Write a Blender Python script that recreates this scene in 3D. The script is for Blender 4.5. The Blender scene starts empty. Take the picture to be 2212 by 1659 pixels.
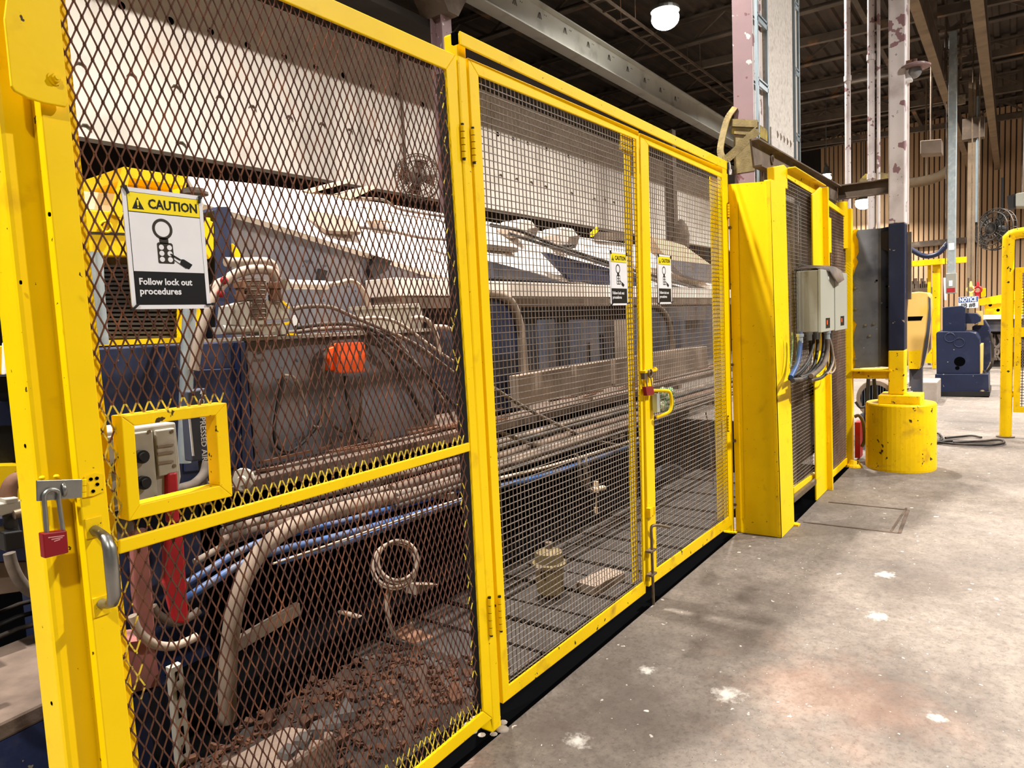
import bpy, math, random
from mathutils import Vector, Matrix
random.seed(7)
scene = bpy.context.scene
COL = scene.collection

# ---------------------------------------------------------------- camera
F, CX, CY = 1515.43, 1106.0, 829.5
CAM = Vector((0.0, -1.50379, 1.46695))
RV = Vector((0.5788609, -0.81414129, -0.04576051))
UV = Vector((0.09694563, 0.01299155, 0.99520489))
FV = Vector((0.80964289, 0.58052148, -0.08644774))
cd = bpy.data.cameras.new('camera')
cam = bpy.data.objects.new('camera', cd)
COL.objects.link(cam)
cd.sensor_fit = 'HORIZONTAL'
cd.sensor_width = 36.0
cd.lens = F * 36.0 / 2212.0
cd.clip_start = 0.02
cd.clip_end = 200
cam.matrix_world = Matrix(((RV.x, UV.x, -FV.x, CAM.x), (RV.y, UV.y, -FV.y, CAM.y), (RV.z, UV.z, -FV.z, CAM.z), (0, 0, 0, 1)))
scene.camera = cam

# ---------------------------------------------------------------- light and exposure
vs = scene.view_settings
vs.view_transform = 'Standard'
vs.look = 'None'
vs.gamma = 1.0
vs.exposure = -0.22
vs.use_curve_mapping = False
w = bpy.data.worlds.new('world')
scene.world = w
w.use_nodes = True
w.node_tree.nodes['Background'].inputs[0].default_value = (1.0, 0.93, 0.84, 1)
w.node_tree.nodes['Background'].inputs[1].default_value = 0.014
scene.cycles.max_bounces = 6
scene.cycles.diffuse_bounces = 3
scene.cycles.glossy_bounces = 3
scene.cycles.use_denoising = True
scene.cycles.sample_clamp_indirect = 4.0
scene.cycles.caustics_reflective = False
scene.cycles.caustics_refractive = False


def lamp(loc, power, size=0.26, color=(1.0, 0.945, 0.87), spread=135):
    l = bpy.data.lights.new('high_bay_light', 'AREA')
    l.shape = 'DISK'
    l.size = size
    l.energy = power
    l.color = color
    l.spread = math.radians(spread)
    o = bpy.data.objects.new('high_bay_light', l)
    o.location = loc
    COL.objects.link(o)
    return o


# row of high bays over the machine line, row over the aisle, far bays
for X, Y, Z, P, S in [(-2.5, 1.2, 6.8, 700, 140), (3.4, 1.2, 6.8, 760, 140), (10.6, 2.89, 5.88, 460, 172), (9.6, 1.2, 6.8, 620, 140), (16.0, 1.2, 6.8, 620, 140),
                      (-2.4, -4.2, 6.0, 330, 150), (5.0, -5.0, 6.0, 900, 152), (10.2, -4.6, 6.0, 720, 150), (14.5, -3.6, 6.0, 800, 152), (20.0, -3.2, 6.0, 900, 152),
                      (21.0, 2.69, 4.82, 420, 160), (25.6, 2.69, 4.55, 420, 160)]:
    lamp((X, Y, Z), P, spread=S)


# ---------------------------------------------------------------- pixel rays (photo treated as 2212 x 1659)
def ray(px, py):
    return FV + RV * ((px - CX) / F) - UV * ((py - CY) / F)


def PY(px, py, Y):
    d = ray(px, py)
    return CAM + d * ((Y - CAM.y) / d.y)


def PX(px, py, X):
    d = ray(px, py)
    return CAM + d * ((X - CAM.x) / d.x)


def PZ(px, py, Z):
    d = ray(px, py)
    return CAM + d * ((Z - CAM.z) / d.z)


def LY(pts, Y):
    return [PY(a, b, Y) for a, b in pts]


def LX(pts, X):
    return [PX(a, b, X) for a, b in pts]


def V(*a):
    return Vector(a)


# ---------------------------------------------------------------- materials
def lin(c):
    return tuple(((v / 255.0) / 12.92 if v / 255.0 <= 0.04045 else ((v / 255.0 + 0.055) / 1.055) ** 2.4) for v in c) + (1.0,)


MATS = {}


def mat(name, rgb, rough=0.55, metal=0.0, var=0.10, vscale=6.0, dirt=None, chips=None, bump=0.0, bscale=60.0, spec=0.4, streak=False):
    """base paint with tone variation; dirt=(rgb, scale, low, high) soft patches; chips=(rgb, scale, threshold) sharp worn spots"""
    m = bpy.data.materials.new(name)
    m.use_nodes = True
    nt = m.node_tree
    N = nt.nodes
    Lk = nt.links
    b = N['Principled BSDF']
    b.inputs['Roughness'].default_value = rough
    b.inputs['Metallic'].default_value = metal
    b.inputs['Specular IOR Level'].default_value = spec
    tc = N.new('ShaderNodeTexCoord')
    co = tc.outputs['Object']
    if streak:
        mp = N.new('ShaderNodeMapping')
        mp.inputs['Scale'].default_value = (1, 1, 0.12)
        Lk.new(co, mp.inputs['Vector'])
        co2 = mp.outputs['Vector']
    else:
        co2 = co

    def noise(scale, detail=4, src=None):
        n = N.new('ShaderNodeTexNoise')
        n.inputs['Scale'].default_value = scale
        n.inputs['Detail'].default_value = detail
        Lk.new(src or co, n.inputs['Vector'])
        return n.outputs['Fac']

    def ramp(fac, a, bb):
        r = N.new('ShaderNodeMapRange')
        r.inputs['From Min'].default_value = a
        r.inputs['From Max'].default_value = bb
        Lk.new(fac, r.inputs['Value'])
        return r.outputs['Result']

    def mix(fac, c1, c2):
        x = N.new('ShaderNodeMix')
        x.data_type = 'RGBA'
        Lk.new(fac, x.inputs['Factor'])
        for s, c in ((x.inputs['A'], c1), (x.inputs['B'], c2)):
            if isinstance(c, tuple):
                s.default_value = c
            else:
                Lk.new(c, s)
        return x.outputs['Result']

    base = lin(rgb)
    lo = tuple(v * (1 - var * 1.6) for v in base[:3]) + (1,)
    hi = tuple(min(1, v * (1 + var)) for v in base[:3]) + (1,)
    c = mix(ramp(noise(vscale, 5, co2), 0.3, 0.7), lo, hi)
    if dirt:
        c = mix(ramp(noise(dirt[1], 6, co2), dirt[2], dirt[3]), c, lin(dirt[0]))
    if chips:
        for ch in (chips if isinstance(chips, list) else [chips]):
            c = mix(ramp(noise(ch[1], 3), ch[2], ch[2] + 0.012), c, lin(ch[0]))
    Lk.new(c, b.inputs['Base Color'])
    if bump:
        bp = N.new('ShaderNodeBump')
        bp.inputs['Strength'].default_value = bump
        bp.inputs['Distance'].default_value = 0.003
        Lk.new(noise(bscale, 3), bp.inputs['Height'])
        Lk.new(bp.outputs['Normal'], b.inputs['Normal'])
    MATS[name] = m
    return m


def glow(name, rgb, strength):
    m = bpy.data.materials.new(name)
    m.use_nodes = True
    b = m.node_tree.nodes['Principled BSDF']
    b.inputs['Base Color'].default_value = lin(rgb)
    b.inputs['Emission Color'].default_value = lin(rgb)
    b.inputs['Emission Strength'].default_value = strength
    MATS[name] = m
    return m


def flat(name, rgb, rough=0.5, metal=0.0, spec=0.4):
    return mat(name, rgb, rough, metal, var=0.02, vscale=20, spec=spec)


mat('yellow', (248, 208, 0), 0.45, var=0.035, vscale=5, spec=0.22, dirt=((206, 158, 14), 9, 0.62, 0.85), chips=[((72, 54, 22), 46, 0.722), ((80, 66, 34), 130, 0.745)], bump=0.12, bscale=40)
mat('yellow_worn', (244, 202, 4), 0.5, spec=0.22, var=0.06, vscale=4, dirt=((170, 125, 40), 7, 0.58, 0.8), chips=[((66, 52, 28), 22, 0.675), ((60, 50, 34), 90, 0.71)], bump=0.2)
mat('yellow_far', (246, 200, 4), 0.5, spec=0.22, var=0.07, vscale=2, dirt=((180, 120, 40), 3, 0.6, 0.8), chips=((70, 50, 30), 14, 0.70))
mat('rust_mesh', (86, 57, 47), 0.75, spec=0.2, var=0.18, vscale=30, dirt=((126, 80, 57), 14, 0.5, 0.75))
mat('overspray', (214, 190, 60), 0.6, var=0.12, vscale=40, dirt=((120, 84, 60), 60, 0.5, 0.62))
mat('wire', (128, 118, 110), 0.5, metal=0.3, var=0.15, vscale=12, dirt=((96, 80, 66), 8, 0.5, 0.8))
mat('wire_dark', (104, 88, 74), 0.65, var=0.2, vscale=8, dirt=((90, 62, 48), 6, 0.5, 0.8))
mat('steel', (150, 150, 146), 0.34, metal=0.85, var=0.12, vscale=25)
mat('steel_worn', (120, 104, 86), 0.5, metal=0.6, var=0.2, vscale=30)
mat('galvanised', (176, 188, 194), 0.42, metal=0.55, var=0.08, vscale=8, dirt=((200, 206, 206), 14, 0.5, 0.7))
flat('padlock_red', (128, 8, 24), 0.42)
flat('engraving', (205, 140, 140), 0.6)
flat('sign_white', (232, 232, 236), 0.4)
flat('sign_yellow', (250, 226, 20), 0.4)
flat('sign_black', (16, 16, 18), 0.4)
flat('sign_blue', (30, 66, 130), 0.4)
flat('icon_brown', (40, 32, 20), 0.5)
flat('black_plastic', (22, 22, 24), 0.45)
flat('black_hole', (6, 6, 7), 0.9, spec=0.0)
mat('rubber', (34, 32, 31), 0.6, var=0.2, vscale=8, dirt=((98, 86, 76), 5, 0.45, 0.75))
mat('dusty_hose', (92, 82, 74), 0.8, var=0.2, vscale=10, dirt=((132, 116, 102), 7, 0.45, 0.7))
mat('pale_hose', (164, 148, 134), 0.7, var=0.15, vscale=9)
mat('blue_hose', (48, 84, 140), 0.5, var=0.15, vscale=10, dirt=((92, 92, 98), 9, 0.42, 0.66))
mat('navy', (28, 38, 70), 0.5, var=0.15, vscale=4, dirt=((66, 70, 88), 6, 0.52, 0.78), chips=[((120, 112, 100), 30, 0.715)], bump=0.1)
mat('navy_clean', (20, 30, 58), 0.42, var=0.12, vscale=3, dirt=((40, 46, 66), 5, 0.58, 0.8), chips=((150, 140, 120), 16, 0.71))
mat('grey_blue', (94, 94, 101), 0.6, var=0.14, vscale=3, dirt=((112, 98, 88), 4, 0.45, 0.75), chips=((50, 52, 62), 20, 0.68), bump=0.15)
mat('slate', (66, 70, 84), 0.6, var=0.18, vscale=4, dirt=((104, 92, 82), 3, 0.5, 0.8))
mat('charcoal', (92, 94, 100), 0.5, var=0.16, vscale=5, dirt=((44, 50, 66), 4, 0.5, 0.72), chips=((150, 150, 150), 26, 0.72), bump=0.15)
mat('machine_white', (226, 214, 204), 0.6, var=0.05, vscale=2, dirt=((150, 132, 118), 3, 0.62, 0.85))
mat('fascia_white', (222, 214, 204), 0.75, var=0.05, vscale=1.2, dirt=((176, 166, 154), 2.0, 0.5, 0.85), bump=0.25, bscale=25)
mat('dust_brown', (104, 88, 77), 0.9, var=0.2, vscale=8, dirt=((66, 54, 46), 5, 0.45, 0.7), bump=0.4, bscale=50)
mat('dirt_dark', (30, 24, 20), 0.95, var=0.3, vscale=9, dirt=((64, 46, 36), 4, 0.5, 0.75), bump=0.6, bscale=40)
mat('plate_dark', (52, 47, 44), 0.8, var=0.2, vscale=6, dirt=((30, 27, 25), 4, 0.5, 0.75), bump=0.4)
mat('pot_tan', (112, 96, 62), 0.7, var=0.15, vscale=8, dirt=((90, 78, 60), 6, 0.5, 0.75))
mat('scale_rust', (62, 42, 32), 0.9, spec=0.15, var=0.3, vscale=14, dirt=((92, 60, 42), 9, 0.5, 0.75))
mat('rust_brown', (112, 78, 58), 0.85, var=0.25, vscale=7, dirt=((70, 54, 44), 5, 0.5, 0.75), bump=0.3)
mat('panel_brown', (132, 116, 102), 0.8, var=0.12, vscale=5, dirt=((90, 76, 66), 3, 0.5, 0.8))
mat('grey_paint', (150, 150, 140), 0.5, var=0.04, vscale=3)
mat('enclosure_grey', (164, 165, 154), 0.45, var=0.03, vscale=3)
mat('box_grey', (168, 162, 150), 0.65, var=0.1, vscale=5, dirt=((122, 110, 98), 6, 0.5, 0.78))
mat('tag_orange', (255, 92, 30), 0.5, var=0.06, vscale=8)
mat('red_paint', (168, 22, 34), 0.5, var=0.12, vscale=6, dirt=((130, 84, 78), 5, 0.5, 0.72))
mat('dusty_red', (150, 92, 88), 0.8, var=0.15, vscale=8, dirt=((112, 84, 76), 6, 0.45, 0.7), chips=((190, 24, 34), 7, 0.62))
mat('lilac_steel', (136, 112, 115), 0.6, var=0.08, vscale=3, dirt=((140, 112, 116), 4, 0.45, 0.75), chips=[((188, 180, 178), 14, 0.655), ((110, 70, 74), 12, 0.66)], bump=0.25, bscale=20)
mat('peel_steel', (206, 198, 198), 0.55, var=0.06, vscale=3, dirt=((160, 146, 146), 4, 0.5, 0.75), chips=[((134, 102, 106), 7, 0.60), ((118, 114, 118), 26, 0.68)], bump=0.2)
mat('white_plaster', (204, 198, 192), 0.85, var=0.08, vscale=45, dirt=((170, 162, 156), 25, 0.5, 0.75), bump=0.6, bscale=60)
mat('brown_steel', (92, 78, 66), 0.75, var=0.15, vscale=5, dirt=((120, 104, 90), 6, 0.5, 0.75))
mat('roof_deck', (66, 58, 52), 0.85, var=0.2, vscale=1.5, dirt=((84, 66, 52), 2, 0.5, 0.8))
mat('joist_steel', (98, 88, 78), 0.8, var=0.2, vscale=3, dirt=((150, 112, 82), 1.6, 0.6, 0.7))
mat('beam_tan', (124, 106, 84), 0.75, var=0.15, vscale=2, dirt=((84, 70, 58), 3, 0.5, 0.8))
mat('beam_silver', (182, 182, 174), 0.5, metal=0.2, var=0.06, vscale=2, dirt=((136, 134, 126), 3, 0.55, 0.8))
mat('wall_tan', (206, 170, 132), 0.7, var=0.06, vscale=0.7, dirt=((176, 138, 104), 1.2, 0.5, 0.8), streak=True)
mat('wall_dark', (46, 40, 36), 0.9, var=0.2, vscale=2)
mat('cable_tray', (150, 164, 172), 0.4, metal=0.6, var=0.08, vscale=9)
mat('webbing', (132, 116, 78), 0.9, var=0.2, vscale=16, dirt=((182, 160, 60), 8, 0.55, 0.72), bump=0.5, bscale=120)
mat('guard_tan', (226, 188, 110), 0.42, var=0.05, vscale=3, dirt=((214, 176, 30), 4, 0.5, 0.72))
mat('concrete_block', (150, 140, 130), 0.85, var=0.1, vscale=8, bump=0.4)
mat('green_tape', (96, 134, 92), 0.6, var=0.2, vscale=40, dirt=((190, 190, 150), 50, 0.5, 0.6))
mat('wood_pale', (214, 188, 158), 0.8, var=0.1, vscale=10)
mat('glass_dome', (120, 122, 126), 0.12, var=0.02, vscale=5, spec=0.7)
glow('lamp_glow', (255, 250, 238), 30.0)
flat('lamp_shell', (120, 122, 120), 0.4, metal=0.4)


def concrete_floor():
    m = bpy.data.materials.new('floor_concrete')
    m.use_nodes = True
    nt = m.node_tree
    N = nt.nodes
    Lk = nt.links
    b = N['Principled BSDF']
    b.inputs['Roughness'].default_value = 0.72
    b.inputs['Specular IOR Level'].default_value = 0.3
    tc = N.new('ShaderNodeTexCoord')
    co = tc.outputs['Object']

    def noise(scale, detail=5, rough=0.55, dist=0.0):
        n = N.new('ShaderNodeTexNoise')
        n.inputs['Scale'].default_value = scale
        n.inputs['Detail'].default_value = detail
        n.inputs['Roughness'].default_value = rough
        n.inputs['Distortion'].default_value = dist
        Lk.new(co, n.inputs['Vector'])
        return n.outputs['Fac']

    def ramp(fac, a, bb, lo=0.0, hi=1.0):
        r = N.new('ShaderNodeMapRange')
        r.inputs['From Min'].default_value = a
        r.inputs['From Max'].default_value = bb
        r.inputs['To Min'].default_value = lo
        r.inputs['To Max'].default_value = hi
        Lk.new(fac, r.inputs['Value'])
        return r.outputs['Result']

    def mix(fac, c1, c2):
        x = N.new('ShaderNodeMix')
        x.data_type = 'RGBA'
        Lk.new(fac, x.inputs['Factor'])
        for s, c in ((x.inputs['A'], c1), (x.inputs['B'], c2)):
            if isinstance(c, tuple):
                s.default_value = c
            else:
                Lk.new(c, s)
        return x.outputs['Result']

    def spot(x, y, r, top=0.6):
        """1 inside a soft round stain at floor position (x, y)"""
        d = N.new('ShaderNodeVectorMath')
        d.operation = 'DISTANCE'
        d.inputs[1].default_value = (x, y, 0)
        Lk.new(co, d.inputs[0])
        a = N.new('ShaderNodeMath')
        a.operation = 'ADD'
        s = ramp(noise(min(30.0, 1.6 / r), 7, 0.7), 0.25, 0.75, -0.9 * r, 0.9 * r)
        Lk.new(d.outputs['Value'], a.inputs[0])
        Lk.new(s, a.inputs[1])
        return ramp(a.outputs[0], r * 0.1, r * 1.1, top, 0.0)

    c = mix(ramp(noise(1.1, 8, 0.62), 0.32, 0.7), lin((100, 92, 86)), lin((138, 127, 118)))
    c = mix(ramp(noise(7.0, 8, 0.7), 0.35, 0.72, 0, 0.55), c, lin((150, 139, 129)))
    c = mix(ramp(noise(0.6, 6, 0.6, 0.4), 0.52, 0.72, 0, 0.6), c, lin((80, 74, 71)))
    c = mix(ramp(noise(13, 8, 0.75), 0.42, 0.62, 0.0, 0.45), c, lin((84, 76, 70)))
    c = mix(ramp(noise(42, 6, 0.8), 0.40, 0.50, 0.4, 0), c, lin((66, 58, 53)))
    c = mix(ramp(noise(24, 6, 0.8), 0.58, 0.68, 0.0, 0.18), c, lin((166, 155, 145)))
    for x, y, r in [(3.55, -0.42, 0.42), (2.25, -0.35, 0.35), (3.0, -0.5, 0.35), (1.95, -0.15, 0.22), (2.9, -1.15, 0.35), (4.2, -1.15, 0.3)]:
        c = mix(spot(x, y, r), c, lin((82, 72, 66)))
    for x, y, r in [(2.75, -0.95, 0.42), (1.72, -0.02, 0.1)]:
        c = mix(spot(x, y, r, 0.11), c, lin((196, 128, 92)))
    c = mix(ramp(noise(16, 3, 0.5), 0.70, 0.735), c, lin((205, 198, 190)))
    c = mix(ramp(noise(52, 3, 0.5), 0.715, 0.74, 0, 0.9), c, lin((222, 216, 206)))
    c = mix(ramp(noise(90, 3, 0.5), 0.70, 0.73, 0, 0.85), c, lin((52, 46, 42)))
    for x, y, r in [(2.0, -0.28, 0.045), (2.58, -0.28, 0.035), (2.56, -0.62, 0.06), (2.1, -0.95, 0.03), (2.78, -1.3, 0.03), (4.2, -0.95, 0.05), (3.6, -1.0, 0.05)]:
        c = mix(spot(x, y, r, 0.65), c, lin((225, 221, 214)))
    Lk.new(c, b.inputs['Base Color'])
    bp = N.new('ShaderNodeBump')
    bp.inputs['Strength'].default_value = 0.35
    bp.inputs['Distance'].default_value = 0.004
    Lk.new(noise(45, 6, 0.7), bp.inputs['Height'])
    Lk.new(bp.outputs['Normal'], b.inputs['Normal'])
    MATS['floor_concrete'] = m


concrete_floor()


# ---------------------------------------------------------------- mesh builder
class MB:
    def __init__(self):
        self.v = []
        self.f = []
        self.s = []
        self.mi = []
        self.cur = 0

    def add(self, vs_, fs, smooth=False):
        o = len(self.v)
        self.v.extend([Vector(a) for a in vs_])
        for f in fs:
            self.f.append([i + o for i in f])
            self.s.append(smooth)
            self.mi.append(self.cur)
        return self

    BF = [(0, 3, 2, 1), (4, 5, 6, 7), (0, 1, 5, 4), (1, 2, 6, 5), (2, 3, 7, 6), (3, 0, 4, 7)]

    def box(self, a, b):
        x0, y0, z0 = [min(a[i], b[i]) for i in range(3)]
        x1, y1, z1 = [max(a[i], b[i]) for i in range(3)]
        return self.add([(x0, y0, z0), (x1, y0, z0), (x1, y1, z0), (x0, y1, z0), (x0, y0, z1), (x1, y0, z1), (x1, y1, z1), (x0, y1, z1)], MB.BF)

    def prism(self, pts, off):
        """polygon pts (any planar loop) extruded by vector off"""
        n = len(pts)
        off = Vector(off)
        p = [Vector(a) for a in pts]
        vs_ = p + [a + off for a in p]
        fs = [tuple(range(n))[::-1], tuple(range(n, 2 * n))]
        for i in range(n):
            j = (i + 1) % n
            fs.append((i, j, j + n, i + n))
        return self.add(vs_, fs)

    def qy(self, pts, Y0, Y1):
        """pixel polygon put on the vertical plane y=Y0, extruded back to Y1"""
        return self.prism(LY(pts, Y0), (0, Y1 - Y0, 0))

    def qx(self, pts, X0, X1):
        return self.prism(LX(pts, X0), (X1 - X0, 0, 0))

    def bar(self, a, b, w_, h_, up=(0, 0, 1)):
        a = Vector(a)
        b = Vector(b)
        d = (b - a).normalized()
        u = Vector(up)
        s = d.cross(u)
        if s.length < 1e-4:
            s = d.cross(Vector((1, 0, 0)))
        s.normalize()
        u = s.cross(d)
        s = s * (w_ / 2)
        u = u * (h_ / 2)
        return self.add([a - s - u, a + s - u, a + s + u, a - s + u, b - s - u, b + s - u, b + s + u, b - s + u], MB.BF)

    def tube(self, pts, r, seg=8, caps=True, smooth=True):
        pts = [Vector(p) for p in pts]
        n = len(pts)
        rs = r if isinstance(r, (list, tuple)) else [r] * n
        rings = []
        prev = None
        for i in range(n):
            t = (pts[min(i + 1, n - 1)] - pts[max(i - 1, 0)])
            if t.length < 1e-9:
                t = Vector((0, 0, 1))
            t.normalize()
            if prev is None:
                a = Vector((0, 0, 1)) if abs(t.z) < 0.9 else Vector((1, 0, 0))
                nrm = t.cross(a).normalized()
            else:
                nrm = prev - t * prev.dot(t)
                if nrm.length < 1e-6:
                    nrm = t.orthogonal()
                nrm.normalize()
            prev = nrm
            bn = t.cross(nrm)
            rings.append([pts[i] + (nrm * math.cos(2 * math.pi * k / seg) + bn * math.sin(2 * math.pi * k / seg)) * rs[i] for k in range(seg)])
        vs_ = [p for rg in rings for p in rg]
        fs = []
        for i in range(n - 1):
            for k in range(seg):
                k2 = (k + 1) % seg
                fs.append((i * seg + k, i * seg + k2, (i + 1) * seg + k2, (i + 1) * seg + k))
        self.add(vs_, fs, smooth)
        if caps:
            self.add(rings[0], [tuple(range(seg))[::-1]])
            self.add(rings[-1], [tuple(range(seg))])
        return self

    def cyl(self, a, b, r, seg=16, r2=None):
        return self.tube([a, b], [r, r if r2 is None else r2], seg)

    def hose(self, pts, r, seg=8, sub=6):
        return self.tube(smooth_path(pts, sub), r, seg)

    def lathe(self, c, axis, prof, seg=24):
        """prof: list of (distance along axis, radius)"""
        ax = Vector(axis).normalized()
        c = Vector(c)
        return self.tube([c + ax * (d + 1e-5 * i) for i, (d, r) in enumerate(prof)], [r for d, r in prof], seg, smooth=False)

    def ring(self, c, axis, R, r, seg=28, s2=8):
        ax = Vector(axis).normalized()
        u = ax.orthogonal().normalized()
        v_ = ax.cross(u)
        pts = [Vector(c) + (u * math.cos(2 * math.pi * i / seg) + v_ * math.sin(2 * math.pi * i / seg)) * R for i in range(seg + 1)]
        return self.tube(pts, r, s2, caps=False)

    def sphere(self, c, r, seg=12, rings=8, sz=1.0):
        c = Vector(c)
        vs_ = []
        fs = []
        for i in range(rings + 1):
            th = math.pi * i / rings
            for k in range(seg):
                ph = 2 * math.pi * k / seg
                vs_.append(c + Vector((r * math.sin(th) * math.cos(ph), r * math.sin(th) * math.sin(ph), sz * r * math.cos(th))))
        for i in range(rings):
            for k in range(seg):
                k2 = (k + 1) % seg
                fs.append((i * seg + k, (i + 1) * seg + k, (i + 1) * seg + k2, i * seg + k2))
        return self.add(vs_, fs, True)


def smooth_path(pts, sub=6):
    p = [Vector(a) for a in pts]
    if len(p) < 3:
        return p
    out = []
    q = [p[0] * 2 - p[1]] + p + [p[-1] * 2 - p[-2]]
    for i in range(1, len(q) - 2):
        for k in range(sub):
            t = k / sub
            out.append(0.5 * ((2 * q[i]) + (-q[i - 1] + q[i + 1]) * t + (2 * q[i - 1] - 5 * q[i] + 4 * q[i + 1] - q[i + 2]) * t * t + (-q[i - 1] + 3 * q[i] - 3 * q[i + 1] + q[i + 2]) * t ** 3))
    out.append(p[-1])
    return out


# ---------------------------------------------------------------- scene objects
BASE = {}


def thing(name, label, cat, loc, group=None):
    o = bpy.data.objects.new(name, None)
    o.empty_display_size = 0.1
    o.location = Vector(loc)
    COL.objects.link(o)
    o['label'] = label
    o['category'] = cat
    if group:
        o['group'] = group
    BASE[o] = Vector(loc)
    return o


def part(name, mb, m, parent=None, label=None, kind=None, bevel=0.0):
    """one mesh; vertices are given in world space and stored relative to the thing's base"""
    base = BASE.get(parent, Vector((0, 0, 0))) if parent else Vector((0, 0, 0))
    me = bpy.data.meshes.new(name)
    me.from_pydata([tuple(a - base) for a in mb.v], [], mb.f)
    ms = m if isinstance(m, list) else [m]
    for k in ms:
        me.materials.append(MATS[k])
    me.polygons.foreach_set('use_smooth', mb.s)
    if len(ms) > 1:
        me.polygons.foreach_set('material_index', mb.mi)
    me.update()
    o = bpy.data.objects.new(name, me)
    COL.objects.link(o)
    if parent:
        o.parent = parent
    BASE[o] = base
    if label:
        o['label'] = label
    if kind:
        o['kind'] = kind
    if bevel:
        b = o.modifiers.new('bevel', 'BEVEL')
        b.width = bevel
        b.segments = 2
        b.limit_method = 'ANGLE'
        b.harden_normals = False
    return o


def single(name, label, cat, mb, m, group=None, bevel=0.0, loc=None):
    """a thing that is one mesh"""
    n = len(mb.v)
    c = Vector(loc) if loc else Vector((sum(a.x for a in mb.v) / n, sum(a.y for a in mb.v) / n, min(a.z for a in mb.v)))
    mb.v = [a - c for a in mb.v]
    o = part(name, mb, m, None, label, None, bevel)
    o.location = c
    o['category'] = cat
    if group:
        o['group'] = group
    BASE[o] = c
    return o


def struct(name, mb, m, parent=None):
    o = part(name, mb, m, parent)
    if not parent:
        o['kind'] = 'structure'
    return o


def text(name, body, size, origin, ux, uy, m, parent, bold=0.0, align='LEFT', depth=0.0006, fit=None):
    """flat lettering; ux, uy are the reading and the up direction; origin is the baseline start"""
    cu = bpy.data.curves.new(name, 'FONT')
    cu.body = body
    cu.size = size
    cu.align_x = align
    cu.offset = bold
    cu.extrude = depth / 2
    cu.resolution_u = 2
    tmp = bpy.data.objects.new(name, cu)
    COL.objects.link(tmp)
    bpy.context.view_layer.update()
    me = bpy.data.meshes.new_from_object(tmp.evaluated_get(bpy.context.evaluated_depsgraph_get()))
    COL.objects.unlink(tmp)
    bpy.data.objects.remove(tmp)
    ux = Vector(ux).normalized()
    uy = Vector(uy).normalized()
    n = ux.cross(uy)
    base = BASE.get(parent, Vector((0, 0, 0)))
    kx = fit / max(v_.co.x for v_ in me.vertices) if fit else 1.0
    for v_ in me.vertices:
        c = v_.co
        v_.co = Vector(origin) + ux * (c.x * kx) + uy * c.y + n * c.z - base
    me.materials.clear()
    me.materials.append(MATS[m])
    o = bpy.data.objects.new(name, me)
    COL.objects.link(o)
    o.parent = parent
    BASE[o] = base
    return o

# ================================================================ SETTING
FY0 = -0.262
fl = MB()
fl.box((-8, -9, -0.1), (27.4, 9, 0))
floor = struct('floor', fl, 'floor_concrete')
# repaired slab with sunk seams: thin raised kerbs of mortar round the patch
pt = MB()
pc = [PZ(a, b, 0) for a, b in ((1735, 1128), (1943, 1152), (1962, 1102), (1790, 1085))]
for i in (0, 1):
    pt.bar(pc[i], pc[i + 1], 0.02, 0.008)
for a, b in (((1925, 1148), (1958, 1098)), ((1790, 1085), (1962, 1102))):
    pt.bar(PZ(a[0], a[1], 0), PZ(b[0], b[1], 0), 0.014, 0.008)
part('slab_seam', pt, 'dust_brown', floor)

m_ = MB()  # flat black sheets painting the dark gap and shade under gates and bed
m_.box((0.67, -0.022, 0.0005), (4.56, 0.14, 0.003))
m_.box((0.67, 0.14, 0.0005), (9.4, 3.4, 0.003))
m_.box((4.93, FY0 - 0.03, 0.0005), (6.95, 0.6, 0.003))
part('painted_floor_dark', m_, 'black_hole', floor)

wl = MB()
wl.box((-8, 8.4, 0), (27.4, 8.6, 7.6))
struct('wall_left', wl, 'wall_dark')

# corrugated far wall
wf = MB()
wf.box((27.1, -9, 0), (27.3, 9, 7.6))
wfo = struct('wall_far', wf, 'wall_dark')
y = -9.0
pan = None
k = 0
while y < 4.0:
    mb = MB()
    mb.prism([(27.1, y + 0.012, 0.0), (27.06, y + 0.024, 0.0), (27.06, y + 0.120, 0.0), (27.1, y + 0.132, 0.0)], (0, 0, 7.4))
    if pan is None:
        pan = part('wall_rib', mb, 'wall_tan', wfo)
        y0p = y
    else:
        c = pan.copy()
        c.parent = wfo
        c.location = (0, y - y0p, 0)
        COL.objects.link(c)
    y += 0.144

# roof deck with ribs, joists under it
cl = MB()
cl.box((-8, -9, 7.45), (27.4, 9, 7.6))
ceiling = struct('ceiling', cl, 'roof_deck')
rb = MB()
yy = -9.0
while yy < 9:
    rb.prism([(-8, yy, 7.45), (-8, yy + 0.03, 7.39), (-8, yy + 0.12, 7.39), (-8, yy + 0.15, 7.45)], (35.4, 0, 0))
    yy += 0.3
part('deck_rib', rb, 'roof_deck', ceiling, kind='stuff')
jm = MB()
for zz in (6.84, 7.33):
    jm.box((-0.08, -8.9, zz - 0.012), (0.08, 8.3, zz + 0.012))
    jm.box((-0.012, -8.9, zz - 0.06 if zz > 7 else zz), (0.012, 8.3, zz if zz > 7 else zz + 0.08))
yy = -8.8
s = 1
while yy < 8.0:
    jm.bar((0, yy, 6.86 if s > 0 else 7.31), (0, yy + 0.7, 7.31 if s > 0 else 6.86), 0.05, 0.05)
    yy += 0.7
    s = -s
j0 = None
for X in (2.25, 5.2, 8.15, 11.1, 14.05, 17.0, 19.95, 22.9, 25.8):
    if j0 is None:
        j0 = part('joist', jm, 'joist_steel', ceiling)
        j0.location = (X, 0, 0)
    else:
        c = j0.copy()
        c.parent = ceiling
        c.location = (X, 0, 0)
        COL.objects.link(c)
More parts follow.
